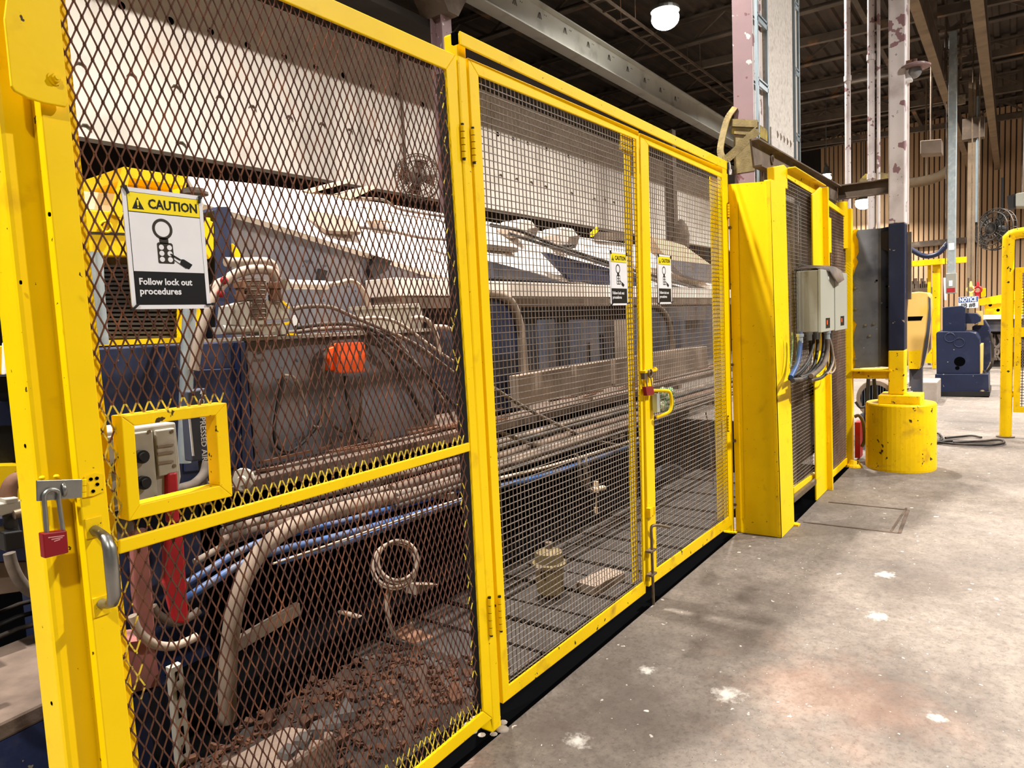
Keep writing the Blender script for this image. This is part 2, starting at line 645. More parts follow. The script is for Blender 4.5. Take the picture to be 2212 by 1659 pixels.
# purlins along the bay
for i, Y in enumerate((-5.4, -2.4, 1.0, 6.6)):
    m_ = MB()
    m_.box((-7.9, Y - 0.05, 7.2), (27.0, Y + 0.05, 7.38))
    part('purlin', m_, 'joist_steel', ceiling)
m_ = MB()
for X in (14.2, 17.2, 20.2, 23.2):
    m_.bar((X, -6, 6.1), (X + 0.1, 4.4, 6.5), 0.1, 0.14)
part('bridging_bar', m_, 'joist_steel', ceiling, kind='stuff')

# hung white fascia above the machine line; ledge added to shade its top
fa = MB()
fa.box((-4, 5.0, 3.22), (24, 5.14, 5.05))
fascia = struct('trim_1', fa, 'fascia_white')
lg = MB()
lg.box((-4, 4.12, 4.96), (24, 5.2, 5.05))
part('added_shade_ledge', lg, 'wall_dark', fascia)
ho = MB()
for px, py in ((262, 12), (368, 45), (455, 68), (535, 98), (614, 122), (682, 145), (742, 163), (804, 187), (858, 204), (912, 226), (1075, 290), (1108, 300), (1140, 310), (1180, 322), (1228, 338), (1262, 350)):
    p = PY(px, py, 5.0)
    ho.cyl(p + V(0, 0.004, 0), p + V(0, -0.004, 0), 0.035, 12)
part('bolt_hole', ho, 'black_hole', fascia, kind='stuff')
sc_ = MB()
for px, py in ((175, 142), (285, 165), (380, 190), (475, 212), (545, 233), (625, 255), (695, 270), (755, 283), (815, 305), (868, 315), (392, 312), (185, 275), (1081, 380), (1116, 388), (1147, 395), (1178, 404), (1234, 418), (1283, 430), (1306, 432), (1325, 438)):
    p = PY(px, py, 5.0)
    s_ = 0.05
    sc_.tube([p + V(-s_, -0.006, -0.2 * s_), p + V(-0.5 * s_, -0.012, 0.35 * s_), p + V(0.1 * s_, -0.012, 0.4 * s_), p + V(0.6 * s_, -0.012, 0.0), p + V(0.9 * s_, -0.006, -0.7 * s_)], [0.003, 0.008, 0.010, 0.008, 0.003], 6)
part('paint_flake', sc_, 'brown_steel', fascia, kind='stuff')

# building columns in front of the fascia
for nm, lab, pxs, Yc, Wc in (('steel_column', 'grey lilac steel column with a bracket head behind the brown diamond mesh gate', (965, 300), 4.0, 0.17),
                             ('steel_column', 'brown steel column with a bulging foot seen through the right square-mesh leaf', (1450, 440), 4.0, 0.17)):
    p = PY(pxs[0], pxs[1], Yc)
    m_ = MB()
    t = thing(nm, lab, 'column', (p.x, Yc, 0))
    m_.box((p.x - Wc / 2, Yc - 0.09, 0), (p.x + Wc / 2, Yc - 0.07, 5.06))
    m_.box((p.x - Wc / 2, Yc + 0.07, 0), (p.x + Wc / 2, Yc + 0.09, 5.06))
    m_.box((p.x - 0.012, Yc - 0.07, 0), (p.x + 0.012, Yc + 0.07, 5.06))
    part('shaft', m_, 'lilac_steel' if pxs[0] < 1000 else 'brown_steel', t)
    if pxs[0] < 1000:
        b_ = MB()
        b_.prism([(p.x - 0.09, Yc - 0.2, 5.05), (p.x + 0.09, Yc - 0.2, 5.05), (p.x + 0.35, Yc - 0.2, 5.42), (p.x - 0.35, Yc - 0.2, 5.42)], (0, 0.4, 0))
        b_.box((p.x - 0.4, Yc - 0.22, 5.42), (p.x + 0.4, Yc + 0.22, 5.46))
        part('bracket_head', b_, 'brown_steel', t)
    else:
        b_ = MB()
        q = PY(1440, 500, Yc - 0.12)
        b_.lathe((p.x - 0.16, Yc - 0.25, q.z - 0.3), (0, 0, 1), [(0, 0.15), (0.25, 0.16), (0.4, 0.13), (0.5, 0.07), (0.55, 0.02)], 18)
        part('bulged_cover', b_, 'brown_steel', t)

# pale crane beam
t = thing('runway_beam', 'long pale grey overhead beam with dark arrow marks under the roof', 'beam', (6, 4.0, 5.5))
zt, zb = PY(1567, 262, 4.0).z, PY(1555, 292, 4.0).z
m_ = MB()
m_.box((2, 4.02, zb), (24, 4.05, zt))
part('web', m_, 'beam_silver', t)
m_ = MB()
m_.box((2, 3.93, zb - 0.02), (24, 4.14, zb))
part('flange', m_, 'beam_silver', t)
m_ = MB()
m_.box((2, 3.93, zt), (24, 4.14, zt + 0.02))
part('flange', m_, 'beam_silver', t)
m_ = MB()
for i, (px, py) in enumerate(((1112, 3), (1166, 33), (1221, 66), (1271, 96), (1316, 124), (1356, 149), (1393, 173), (1427, 194), (1459, 213))):
    p = PY(px, py, 4.015)
    for a in (-0.03, 0.0, 0.03):
        m_.bar(p + V(a * 0.4, 0, 0.04), p + V(a * 1.5, 0, -0.045), 0.004, 0.006)
    for a in (0.13, 0.17):
        m_.bar(p + V(a, 0, 0.05), p + V(a + 0.006, 0, 0.04), 0.006, 0.006)
part('arrow_mark', m_, 'black_plastic', t, kind='stuff')

# tan and dark roof beams on the right
for lab, (a, b), Z, wd, hh, mm in (('wide tan brown roof beam slanting behind the dome camera', ((1972, 0), (2036, 262)), 5.5, 0.13, 0.42, 'beam_tan'),
                                   ('narrow tan roof beam with a dark side right of the hanging grey post', ((2110, 0), (2152, 370)), 5.5, 0.15, 0.36, 'beam_tan')):
    Y = PZ(a[0], a[1], Z).y
    t = thing('roof_beam', lab, 'beam', (12, Y, Z))
    m_ = MB()
    m_.box((5, Y - wd / 2, Z), (26.9, Y + wd / 2, Z + 0.03))
    part('flange', m_, mm, t)
    m_ = MB()
    m_.box((5, Y - wd / 2 + 0.004, Z + 0.03), (26.9, Y + wd / 2 - 0.004, Z + hh))
    part('web', m_, 'brown_steel', t)
    m_ = MB()
    m_.box((5, Y - wd / 2, Z + hh), (26.9, Y + wd / 2, Z + hh + 0.03))
    part('flange', m_, 'brown_steel', t)
    for X in (8.15, 14.05, 19.95, 25.8):
        m_ = MB()
        m_.box((X - 0.05, Y - 0.05, Z + hh + 0.03), (X + 0.05, Y + 0.05, 6.82))
        part('hanger', m_, 'brown_steel', t)

# cable ladder high under the roof
t = thing('cable_ladder', 'thin ladder-type cable tray hung high between the roof joists near the bright lamp', 'cable tray', (10, 3.75, 6.35))
m_ = MB()
for Y in (3.62, 3.88):
    m_.box((9.0, Y - 0.008, 6.3), (21, Y + 0.008, 6.35))
part('rail', m_, 'brown_steel', t)
X = 9.1
while X < 20.9:
    m_ = MB()
    m_.box((X - 0.015, 3.63, 6.31), (X + 0.015, 3.87, 6.33))
    part('rung', m_, 'brown_steel', t)
    X += 0.45
m_ = MB()
for X in (11.1, 14.05, 17.0, 19.95):
    for Y in (3.62, 3.88):
        m_.cyl((X, Y, 6.36), (X, Y, 6.84), 0.008, 6)
part('hanger_rod', m_, 'joist_steel', t)

# lamps in view
for lab, c, r in (('large bright high bay lamp glowing under the roof at the top of the photo', PZ(1437, 40, 6.0), 0.21),
                  ('small bright lamp far away just above the brown channel', PZ(1785, 385, 5.0), 0.13),
                  ('bright oval lamp glowing low in front of the tan ribbed wall', PZ(1866, 439, 4.85), 0.26)):
    t = thing('high_bay_lamp', lab, 'lamp', c)
    m_ = MB()
    m_.sphere(c, r, 20, 12, 0.75)
    part('lens', m_, 'lamp_glow', t)
    m_ = MB()
    m_.lathe(c + V(0, 0, 0.1), (0, 0, 1), [(0, r * 1.05), (0.05, r * 1.02), (0.06, r * 0.6), (0.2, r * 0.5), (0.22, 0.04), (0.3, 0.02)], 20)
    part('housing', m_, 'lamp_shell', t)
    m_ = MB()
    m_.cyl(c + V(0, 0, 0.38), (c.x, c.y, 7.4), 0.012, 6)
    part('hanging_rod', m_, 'lamp_shell', t)

# ================================================================ NEAR FENCE
# -- gate post at the left
t = thing('gate_post', 'yellow square gate post at the left edge holding the hasp staple', 'post', (0.6, 0.08, 0))
m_ = MB()
xl, xr = 0.553, 0.657
m_.box((xl, 0.042, 0), (xr, 0.145, 2.75))
part('tube', m_, 'yellow', t, bevel=0.009)
m_ = MB()
m_.qy([(22, -60), (128, -60), (131, 40), (148, 222), (143, 231), (95, 222), (60, 211), (32, 196), (25, 185), (10, 40)], -0.022, -0.014)
part('stop_plate', m_, 'yellow', t, bevel=0.002)
m_ = MB()
p = PY(118, 170, -0.022)
m_.cyl(p + V(0, 0, 0), p + V(0, -0.003, 0), 0.0125, 18)
m_.cyl(p + V(0, -0.003, 0), p + V(0, -0.011, 0), 0.0085, 6)
m_.cyl(p + V(0, -0.011, 0), p + V(0, -0.014, 0), 0.0045, 10)
part('bolt', m_, 'yellow', t)
m_ = MB()
for px, py in ((55, 963), (112, 1519), (107, 463), (45, 610)):
    p = PX(px, py, xl)
    m_.cyl(p + V(-0.0012, 0, 0), p + V(0.001, 0, 0), 0.004, 10)
part('screw_hole', m_, 'black_hole', t, kind='stuff')
m_ = MB()
c = PY(112, 1048, 0.03)
m_.ring(c + V(0, -0.045, -0.004), (1, 0, 0), 0.012, 0.004, 20, 8)
m_.box(c + V(-0.004, -0.04, -0.016), c + V(0.004, 0.0, 0.008))
part('staple', m_, 'steel', t)
m_ = MB()
for px, py in ((91, 1032), (122, 1029)):
    p = PY(px, py, 0.03)
    m_.sphere(p, 0.006, 8, 6, 0.7)
part('weld_bead', m_, 'yellow_worn', t)

# -- left gate with expanded metal
XA, XB = 0.609, 0.661       # left stile
gate = thing('mesh_gate', 'yellow framed left gate filled with rusty brown diamond mesh', 'gate', (1.23, 0, 0.05))
m_ = MB()
m_.box((XA, 0, 0.07), (XB, 0.04, 2.66))
part('left_stile', m_, 'yellow', gate, bevel=0.003)
m_ = MB()
m_.box((XB - 0.006, 0.034, 0.07), (XB + 0.026, 0.040, 2.64))
part('stile_flange', m_, 'yellow', gate)
# right stile from measured edges
st = [PY(a, b, 0) for a, b in ((964, 150), (984.5, 118), (1028.8, 900), (1064, 1552), (1044.5, 1537), (1013.5, 900))]
m_ = MB()
m_.prism([st[0], st[1], st[2], st[3], st[4], st[5]], (0, 0.01, 0))
part('right_stile', m_, 'yellow', gate, bevel=0.003)
m_ = MB()  # black strip painted in for the shaded gap at the right stile
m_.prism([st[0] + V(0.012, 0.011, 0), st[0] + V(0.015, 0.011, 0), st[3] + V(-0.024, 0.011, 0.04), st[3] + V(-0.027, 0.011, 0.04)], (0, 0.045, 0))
part('shade_strip', m_, 'black_plastic', gate, 'black strip painted as the shaded gap beside the stile')
zT = PY(964, 150, 0).z
zT2 = PY(980, 117.5, 0).z
m_ = MB()
m_.prism([V(XB, 0, zT + 0.012), st[0], st[1], V(XB, 0, zT2 + 0.012)], (0, 0.01, 0))
part('top_rail', m_, 'yellow', gate, bevel=0.003)
b1, b2 = PY(900, 1659, 0), PY(944, 1659, 0)
sl_t = (st[4].z - b1.z) / (st[4].x - b1.x)
sl_b = (st[3].z - b2.z) / (st[3].x - b2.x)
zbl_t = st[4].z - 0.02
zbl_b = zbl_t - 0.05
m_ = MB()
m_.prism([V(XA, 0, b1.z - 0.012 - 0.052), st[3], st[4], V(b1.x, 0, b1.z), V(XA, 0, b1.z - 0.012)], (0, 0.01, 0))
part('bottom_rail', m_, 'yellow', gate, bevel=0.003)
m_ = MB()
mr = [PY(a, b, -0.001) for a, b in ((258, 1167), (1014.5, 956), (1016, 974.5), (258, 1198))]
m_.prism(mr, (0, 0.01, 0))
part('middle_rail', m_, 'yellow', gate, bevel=0.003)
# viewing window frame
vo = [(262, 899), (490, 870), (503, 1072), (279, 1126)]
vi = [(291, 920), (466, 897), (475, 1049), (303, 1090)]
O = LY(vo, -0.012)
I = LY(vi, -0.012)
for i in range(4):
    j = (i + 1) % 4
    m_ = MB()
    m_.prism([O[i], O[j], I[j], I[i]], (0, 0.045, 0))
    part('window_bar', m_, 'yellow_worn' if i in (0, 1) else 'yellow', gate, bevel=0.002)


def expanded(x0, x1, z0, z1, sw, lw, Y, hole=None, near=None, xshift=0.0, mats_=None):
    """expanded metal: zig-zag strands running upward that meet at short doubled bonds"""
    mb = MB()
    th, dp = 0.0030, 0.0024
    half = lw / 2
    n = int((x1 - x0) / (sw / 2)) + 2
    for k in range(n):
        xc = x0 + xshift + k * sw / 2       # strand oscillates about xc by sw/4
        z = z0 - half
        row = 0
        while z < z1 + half:
            sgn = 1 if (row + k) % 2 == 0 else -1
            a = sw / 4 - th * 0.42
            seg = [(xc - sgn * a, z + 0.09 * half), (xc + sgn * a, z + 0.91 * half), (xc + sgn * a, z + 1.09 * half)]
            for (ax, az), (bx, bz) in zip(seg[:-1], seg[1:]):
                if min(az, bz) < z0 or max(az, bz) > z1 or min(ax, bx) < x0 or max(ax, bx) > x1:
                    continue
                mx, mz = (ax + bx) / 2, (az + bz) / 2
                if hole and hole[0] < mx < hole[1] and hole[2] < mz < hole[3]:
                    continue
                mb.cur = 1 if (near and near(mx, mz)) else 0
                y0 = Y - dp / 2 + sgn * 0.0007
                y1 = y0 + dp
                hx = th / 2
                if abs(bx - ax) > 1e-6:
                    hx = th / 2 * 1.1
                mb.add([(ax - hx, y0, az), (ax + hx, y0, az), (bx + hx, y0, bz), (bx - hx, y0, bz), (ax - hx, y1, az), (ax + hx, y1, az), (bx + hx, y1, bz), (bx - hx, y1, bz)],
                       [(0, 1, 2, 3), (7, 6, 5, 4), (0, 3, 7, 4), (1, 5, 6, 2)])
            z += half
            row += 1
    return mb


hz = [min(O[0].x, O[3].x) + 0.012, max(O[1].x, O[2].x) - 0.014, min(O[2].z, O[3].z) + 0.014, max(O[0].z, O[1].z) - 0.014]


def near_paint(x, z):
    if 0 < z - mr[0].z < 0.035:
        return random.random() < 0.9
    if hz[0] - 0.04 < x < hz[1] + 0.02 and hz[2] - 0.05 < z < hz[3] + 0.035:
        return random.random() < 0.85
    if x > 1.79 and random.random() < 0.12:
        return True
    if z < 0.17:
        return random.random() < (0.8 if z < 0.15 else 0.3)
    if x < 0.70 and 0.7 < z < 1.0:
        return random.random() < 0.4
    return False


zmr = (mr[0].z + mr[3].z) / 2
mesh_up = expanded(XB - 0.012, 1.83, 0.08, 2.34, 0.0254, 0.0535, 0.014, hole=hz, near=near_paint)
part('diamond_mesh', mesh_up, ['rust_mesh', 'overspray'], gate, 'rusty brown expanded metal mesh', kind='stuff')

# hasp and pull handle on the gate
m_ = MB()
m_.qy([(79, 1038), (178, 1035), (178, 1075), (80, 1083)], -0.022, -0.018)
part('hasp_plate', m_, 'steel', gate, 'grey steel hasp plate', bevel=0.001)
m_ = MB()
for z0_, z1_ in ((1036, 1048), (1049, 1062), (1063, 1074)):
    m_.cyl(PY(181, z1_, -0.014), PY(181, z0_, -0.014), 0.005, 10)
part('hasp_hinge', m_, 'yellow_worn', gate)
m_ = MB()
m_.qy([(183, 1030), (205, 1022), (222, 1024), (223, 1062), (203, 1071), (183, 1074)], -0.004, 0.0)
part('hasp_leaf', m_, 'yellow_worn', gate)
m_ = MB()
for px, py in ((196, 1035), (209, 1033), (210, 1046), (201, 1061)):
    p = PY(px, py, -0.004)
    m_.cyl(p, p + V(0, -0.002, 0), 0.0035, 8)
part('hasp_rivet', m_, 'black_hole', gate)
m_ = MB()
ft, fb = PY(206, 1143, 0.0), PY(217, 1303, 0.0)
hx = 0.628
m_.tube([V(hx, -0.004, ft.z), V(hx, -0.03, ft.z - 0.004), V(hx, -0.052, ft.z - 0.012), V(hx, -0.062, ft.z - 0.03), V(hx, -0.063, (ft.z + fb.z) / 2), V(hx, -0.062, fb.z + 0.03), V(hx, -0.052, fb.z + 0.012), V(hx, -0.03, fb.z + 0.004), V(hx, -0.004, fb.z)], [0.010, 0.0095, 0.011, 0.013, 0.0135, 0.013, 0.011, 0.0095, 0.010], 10)
part('pull_handle', m_, 'steel', gate, 'bare grey metal pull handle')
m_ = MB()
m_.box((hx - 0.016, -0.004, ft.z - 0.016), (hx + 0.016, 0.0, ft.z + 0.026))
part('handle_foot', m_, 'yellow_worn', gate, bevel=0.003)
m_ = MB()
m_.box((hx - 0.016, -0.004, fb.z - 0.026), (hx + 0.016, 0.0, fb.z + 0.016))
part('handle_foot', m_, 'yellow_worn', gate, bevel=0.003)

# padlock hanging in the hasp
pc_ = [PY(a, b, -0.035) for a, b in ((92, 1153), (145, 1146), (149, 1194), (97, 1207))]
cx_ = sum(p.x for p in pc_) / 4
zc0 = min(p.z for p in pc_)
zc1 = max(p.z for p in pc_) - 0.003
wd_ = (pc_[1].x - pc_[0].x + pc_[2].x - pc_[3].x) / 4
t = thing('padlock', 'red padlock with a long shackle hanging on the hasp of the left post', 'padlock', (cx_, -0.035, zc0))
m_ = MB()
m_.prism([pc_[3], pc_[2], pc_[1], pc_[0]], (0, 0.02, 0))
part('body', m_, 'padlock_red', t, bevel=0.002)
m_ = MB()
sx0, sx1 = PY(101, 1150, -0.025), PY(136, 1145, -0.025)
s0, s1 = PY(96, 1085, -0.025), PY(127, 1080, -0.025)
topm = PY(110, 1059, -0.025)
m_.hose([sx0 + V(0, 0, -0.004), (sx0 + s0) / 2, s0, topm + V(-0.011, 0, -0.005), topm + V(0.0, 0, 0.001), topm + V(0.012, 0, -0.005), s1, (sx1 + s1) / 2, sx1 + V(0, 0, -0.004)], 0.0042, 10)
part('shackle', m_, 'steel', t)
m_ = MB()
for px0, px1, py in ((104, 139, 1161), (111, 135, 1165), (117, 130, 1169)):
    m_.bar(PY(px0, py + 0.5, -0.0354), PY(px1, py - 4, -0.0354), 0.0006, 0.0018)
part('engraved_line', m_, 'engraving', t, kind='stuff')


# -- caution signs
def sign(lab, tl, bl, Y, wmm=178.0, hmm=254.0, top_tie=True, group=None):
    A, B = PY(tl[0], tl[1], Y), PY(bl[0], bl[1], Y)
    x0 = (A.x + B.x) / 2
    z0 = B.z
    kz = (A.z - B.z) / (hmm / 1000)
    t = thing('caution_sign', lab, 'sign', (x0 + wmm / 2000, Y, z0), group)

    def P(u, v_, d=0.0):
        return V(x0 + u / 1000.0, Y - d, z0 + v_ / 1000.0 * kz)
    m_ = MB()
    r = 9
    pts = []
    for cx0, cy0, a0 in ((wmm - r, hmm - r, 0), (r, hmm - r, 90), (r, r, 180), (wmm - r, r, 270)):
        for q in range(5):
            a = math.radians(a0 + q * 22.5)
            pts.append(P(cx0 + r * math.cos(a), cy0 + r * math.sin(a)))
    m_.prism(pts, (0, 0.003, 0))
    part('board', m_, 'sign_white', t)

    def rect(name, u0, v0, u1, v1, m, d):
        q = MB()
        q.prism([P(u0, v0, d), P(u1, v0, d), P(u1, v1, d), P(u0, v1, d)], (0, d, 0))
        return part(name, q, m, t)
    rect('outline', 9, 9, wmm - 9, hmm - 9, 'sign_black', 0.0004)
    rect('white_field', 10, 80, wmm - 10, 203, 'sign_white', 0.0008)
    rect('yellow_band', 10, 205, wmm - 10, hmm - 10, 'sign_yellow', 0.0008)
    q = MB()
    q.prism([P(18, 210, 0.0012), P(43, 210, 0.0012), P(30.5, 235, 0.0012)], (0, 0.0004, 0))
    part('triangle', q, 'sign_black', t)
    q = MB()
    q.prism([P(29, 217, 0.0016), P(32, 217, 0.0016), P(32.6, 229, 0.0016), P(28.4, 229, 0.0016)], (0, 0.0004, 0))
    q.cyl(P(30.5, 213.5, 0.0012), P(30.5, 213.5, 0.0018), 0.0017, 10)
    part('exclamation_mark', q, 'sign_yellow', t)
    text('lettering', 'CAUTION', 0.0275 * kz, P(52, 214.5, 0.0012), (1, 0, 0), (0, 0, 1), 'sign_black', t, 0.0007, fit=0.111)
    text('lettering', 'Follow lock out', 0.0195 * kz, P(18, 52, 0.0008), (1, 0, 0), (0, 0, 1), 'sign_white', t, 0.0005, fit=0.119)
    text('lettering', 'procedures', 0.0195 * kz, P(18, 31.5, 0.0008), (1, 0, 0), (0, 0, 1), 'sign_white', t, 0.0005, fit=0.092)
    # lock-out hasp pictogram
    q = MB()
    n = 28
    for i in range(n):
        a0, a1 = 2 * math.pi * i / n, 2 * math.pi * (i + 1) / n
        q.prism([P(79 + 22.5 * math.cos(a0), 172 + 22.5 * math.sin(a0), 0.0012), P(79 + 22.5 * math.cos(a1), 172 + 22.5 * math.sin(a1), 0.0012),
                 P(79 + 16.5 * math.cos(a1), 172 + 16.5 * math.sin(a1), 0.0012), P(79 + 16.5 * math.cos(a0), 172 + 16.5 * math.sin(a0), 0.0012)], (0, 0.0004, 0))
    q.prism([P(70, 141, 0.0012), P(90, 141, 0.0012), P(90, 153, 0.0012), P(70, 153, 0.0012)], (0, 0.0004, 0))
    q.prism([P(64, 100, 0.0012), P(66, 98, 0.0012), P(98, 98, 0.0012), P(100, 100, 0.0012), P(99, 140, 0.0012), P(96, 143, 0.0012), P(67, 143, 0.0012), P(64, 140, 0.0012)], (0, 0.0004, 0))
    part('hasp_icon', q, 'icon_brown', t)
    q = MB()
    for u in (73, 91):
        for v_ in (107, 120, 133):
            q.cyl(P(u, v_, 0.0012), P(u, v_, 0.0016), 0.0056, 14)
    part('icon_hole', q, 'sign_white', t)
    q = MB()
    q.prism([P(112, 98, 0.0016), P(116, 109, 0.0016), P(122, 109, 0.0016), P(141, 98, 0.0016), P(133, 88, 0.0016), P(130, 88, 0.0016)], (0, 0.0004, 0))
    q.bar(P(92, 119, 0.0018), P(114, 107, 0.0018), 0.0005, 0.0035)
    q.bar(P(99, 107, 0.0018), P(126, 89, 0.0018), 0.0005, 0.0012)
    part('padlock_icon', q, 'sign_black', t)
    rect('black_band', 10, 10, wmm - 10, 79, 'sign_black', 0.0008)
    for (u, v_, du, dv) in ((9, hmm - 9, -3, 10), (wmm - 8, hmm - 12, 2, 10), (6, 7, -8, -9), (wmm - 4, 9, 9, 1)):
        q = MB()
        q.bar(P(u - du * 0.9, v_ - dv * 0.5, 0.003), P(u + du, v_ + dv, 0.003), 0.004, 0.005, (0, 1, 0))
        q.box(P(u + du - 3, v_ + dv * 0.8 - 3, 0.006), P(u + du + 3, v_ + dv * 0.8 + 3, 0.0))
        part('cable_tie', q, 'black_plastic', t)
    return t


sign('large white caution sign tied to the rusty diamond mesh of the left gate', (264, 402), (284, 668), 0.004)
sign('small caution sign on the wider square-mesh leaf left of the meeting stile', (1316.5, 541.5), (1319.5, 659.5), 0.002)
sign('small caution sign on the narrower square-mesh leaf right of the meeting stile', (1420.5, 549), (1421.5, 656.5), 0.002)

# -- centre post and header beam
t = thing('hinge_post', 'yellow square hinge post between the diamond mesh gate and the double gate', 'post', (1.89, 0.05, 0))
m_ = MB()
xp0, xp1 = PY(1030, 900, 0).x, PY(1051, 900, 0).x
zt = PY(990, 69, 0).z
m_.prism([V(xp0, 0, 0), V(xp1, 0, 0), V(xp1 - 0.012, 0, zt), V(xp0 - 0.006, 0, zt)], (0, 0.058, 0))
part('tube', m_, 'yellow', t, bevel=0.008)
m_ = MB()
rr = random.Random(3)
for i in range(9):
    a = 2 * math.pi * i / 9
    c = V((xp0 + xp1) / 2 + 0.06 * math.cos(a), 0.05 + 0.065 * math.sin(a), 0)
    m_.sphere(c, 0.016 + 0.012 * rr.random(), 8, 6, 0.45)
part('grout_crumb', m_, 'concrete_block', t, kind='stuff')


def hinge(xc, zlo, zhi, Y, parent, n=5):
    h_ = (zhi - zlo) / n
    q = MB()
    for i in range(n):
        q.cyl((xc, Y, zlo + i * h_ + 0.0014), (xc, Y, zlo + (i + 1) * h_ - 0.0014), 0.008, 10)
    q.cur = 1
    q.cyl((xc, Y, zlo - 0.006), (xc, Y, zhi + 0.006), 0.0055, 8)
    return part('hinge', q, ['yellow', 'black_plastic'], parent)


for pxa, pya, pxb, pyb in ((999.5, 270, 1004, 342), (1059, 1292, 1062, 1372)):
    a, b = PY(pxa, pya, -0.008), PY(pxb, pyb, -0.008)
    hinge((a.x + b.x) / 2, b.z, a.z, -0.006, t)
for pxa, pya, pxb, pyb in ((1022, 278, 1026, 350), (1080.5, 1290, 1083.5, 1362)):
    a, b = PY(pxa, pya, -0.008), PY(pxb, pyb, -0.008)
    hinge((a.x + b.x) / 2, b.z, a.z, -0.006, t)

t = thing('header_beam', 'yellow header tube spanning above the double gate', 'beam', (3.2, -0.02, 2.4))
hA = [PY(a, b, -0.03) for a, b in ((994, 66), (1570.5, 348), (1570, 366), (1001, 99))]
hA[3].x = hA[0].x
hA[2].x = hA[1].x
m_ = MB()
m_.prism(hA, (0, 0.008, 0))
part('tube', m_, 'yellow', t, bevel=0.003)
m_ = MB()
m_.prism([hA[0] + V(-0.012, 0.008, -0.004), hA[3] + V(-0.012, 0.008, 0.004), hA[3] + V(-0.012, 0.03, 0.004), hA[0] + V(-0.012, 0.03, -0.004)], (0.011, 0, 0))
part('open_end', m_, 'black_hole', t)

# -- double gate leaves with square mesh


def wires(x0f, x1f, z0f, z1f, pitch, Y, d):
    """square welded mesh inside a slightly skewed opening; x0f.. give the edges"""
    mb = MB()
    zlo = min(z0f(x0f(0)), z0f(x1f(0)))
    h_ = d / 2
    x = min(x0f(0), x0f(1)) + 0.004
    xmax = max(x1f(0), x1f(1))
    rnd = random.Random(5)
    while x < xmax:
        xx = x + rnd.uniform(-0.0012, 0.0012)
        mb.box((xx - h_, Y, z0f(x) - 0.01), (xx + h_, Y + d, z1f(x) + 0.01))
        x += pitch
    mb.cur = 1
    z = zlo + 0.006
    zmax = max(z1f(x0f(1)), z1f(x1f(1)))
    while z < zmax:
        dz = rnd.uniform(-0.001, 0.001)
        mb.box((x0f(z) - 0.012, Y - d, z - h_ + dz), (x1f(z) + 0.012, Y, z + h_ + dz))
        z += pitch
    return mb


def leaf(name, lab, outer, inner, extra_cols, YL=0.0):
    """outer / inner: pixel quads TL TR BR BL on the fence plane"""
    O_ = LY(outer, YL)
    I_ = LY(inner, YL)
    t = thing(name, lab, 'gate', ((O_[0].x + O_[1].x) / 2, YL, 0.07))
    for i, nm in enumerate(('top_rail', 'right_stile', 'bottom_rail', 'left_stile')):
        j = (i + 1) % 4
        q = MB()
        q.prism([O_[i], O_[j], I_[j], I_[i]], (0, 0.04 if i == 3 else 0.009, 0))
        part(nm, q, 'yellow' if i != 2 else 'yellow_worn', t, bevel=0.003)

    def li(a, b, axis):
        if axis == 'x':
            return lambda z: a.x + (b.x - a.x) * (min(max(z, 0), 2.6) - a.z) / (b.z - a.z) if z not in (0, 1) else (a.x if z == 1 else b.x)
        return lambda x: a.z + (b.z - a.z) * (x - a.x) / (b.x - a.x)
    mb = wires(li(I_[0], I_[3], 'x'), li(I_[1], I_[2], 'x'), li(I_[3], I_[2], 'z'), li(I_[0], I_[1], 'z'), 0.0254, 0.012, 0.0028)
    part('square_mesh', mb, ['wire_dark', 'wire'], t, 'grey welded square wire mesh', kind='stuff')
    return t, O_, I_


t1, O1, I1 = leaf('mesh_gate', 'yellow framed wider square-mesh leaf of the double gate, hinged on the middle post',
                  [(1011, 124), (1380, 283), (1395.5, 1281), (1087, 1521)], [(1034, 163), (1374.5, 301), (1391, 1256), (1100, 1480)], None)
# angle flange behind the closing edge and a catch box at its top corner
m_ = MB()
m_.prism([V(I1[1].x - 0.072, 0.032, I1[1].z), V(I1[1].x + 0.004, 0.032, I1[1].z), V(I1[2].x + 0.004, 0.032, I1[2].z), V(I1[2].x - 0.06, 0.032, I1[2].z)], (0, 0.006, 0))
part('edge_flange', m_, 'yellow', t1)
m_ = MB()
m_.qy([(1343, 288), (1366, 297), (1366, 333), (1343, 323)], 0.018, 0.03)
part('catch_box', m_, 'yellow_worn', t1, bevel=0.003)
t2, O2, I2 = leaf('mesh_gate', 'yellow framed narrower square-mesh leaf of the double gate carrying the drop rod', [(1383, 287), (1570, 366), (1581, 1134), (1402, 1268)],
                  [(1401, 313), (1559.5, 384), (1575, 1116), (1419, 1228)], None)
m_ = MB()
m_.prism([V(I2[1].x - 0.12, 0.032, I2[1].z), V(I2[1].x + 0.004, 0.032, I2[1].z), V(I2[2].x + 0.004, 0.032, I2[2].z), V(I2[2].x - 0.12, 0.032, I2[2].z)], (0, 0.006, 0))
part('edge_flange', m_, 'yellow', t2)
m_ = MB()
m_.qy([(1545, 349), (1551, 352), (1551, 358), (1545, 355)], -0.006, 0.0)
part('stop_tab', m_, 'yellow', t2)
for pya, pyb in ((440, 470), (900, 930)):
    a, b = PY(1573, pya, -0.01), PY(1575, pyb, -0.01)
    hinge(a.x + 0.004, b.z, a.z, -0.008, t2)
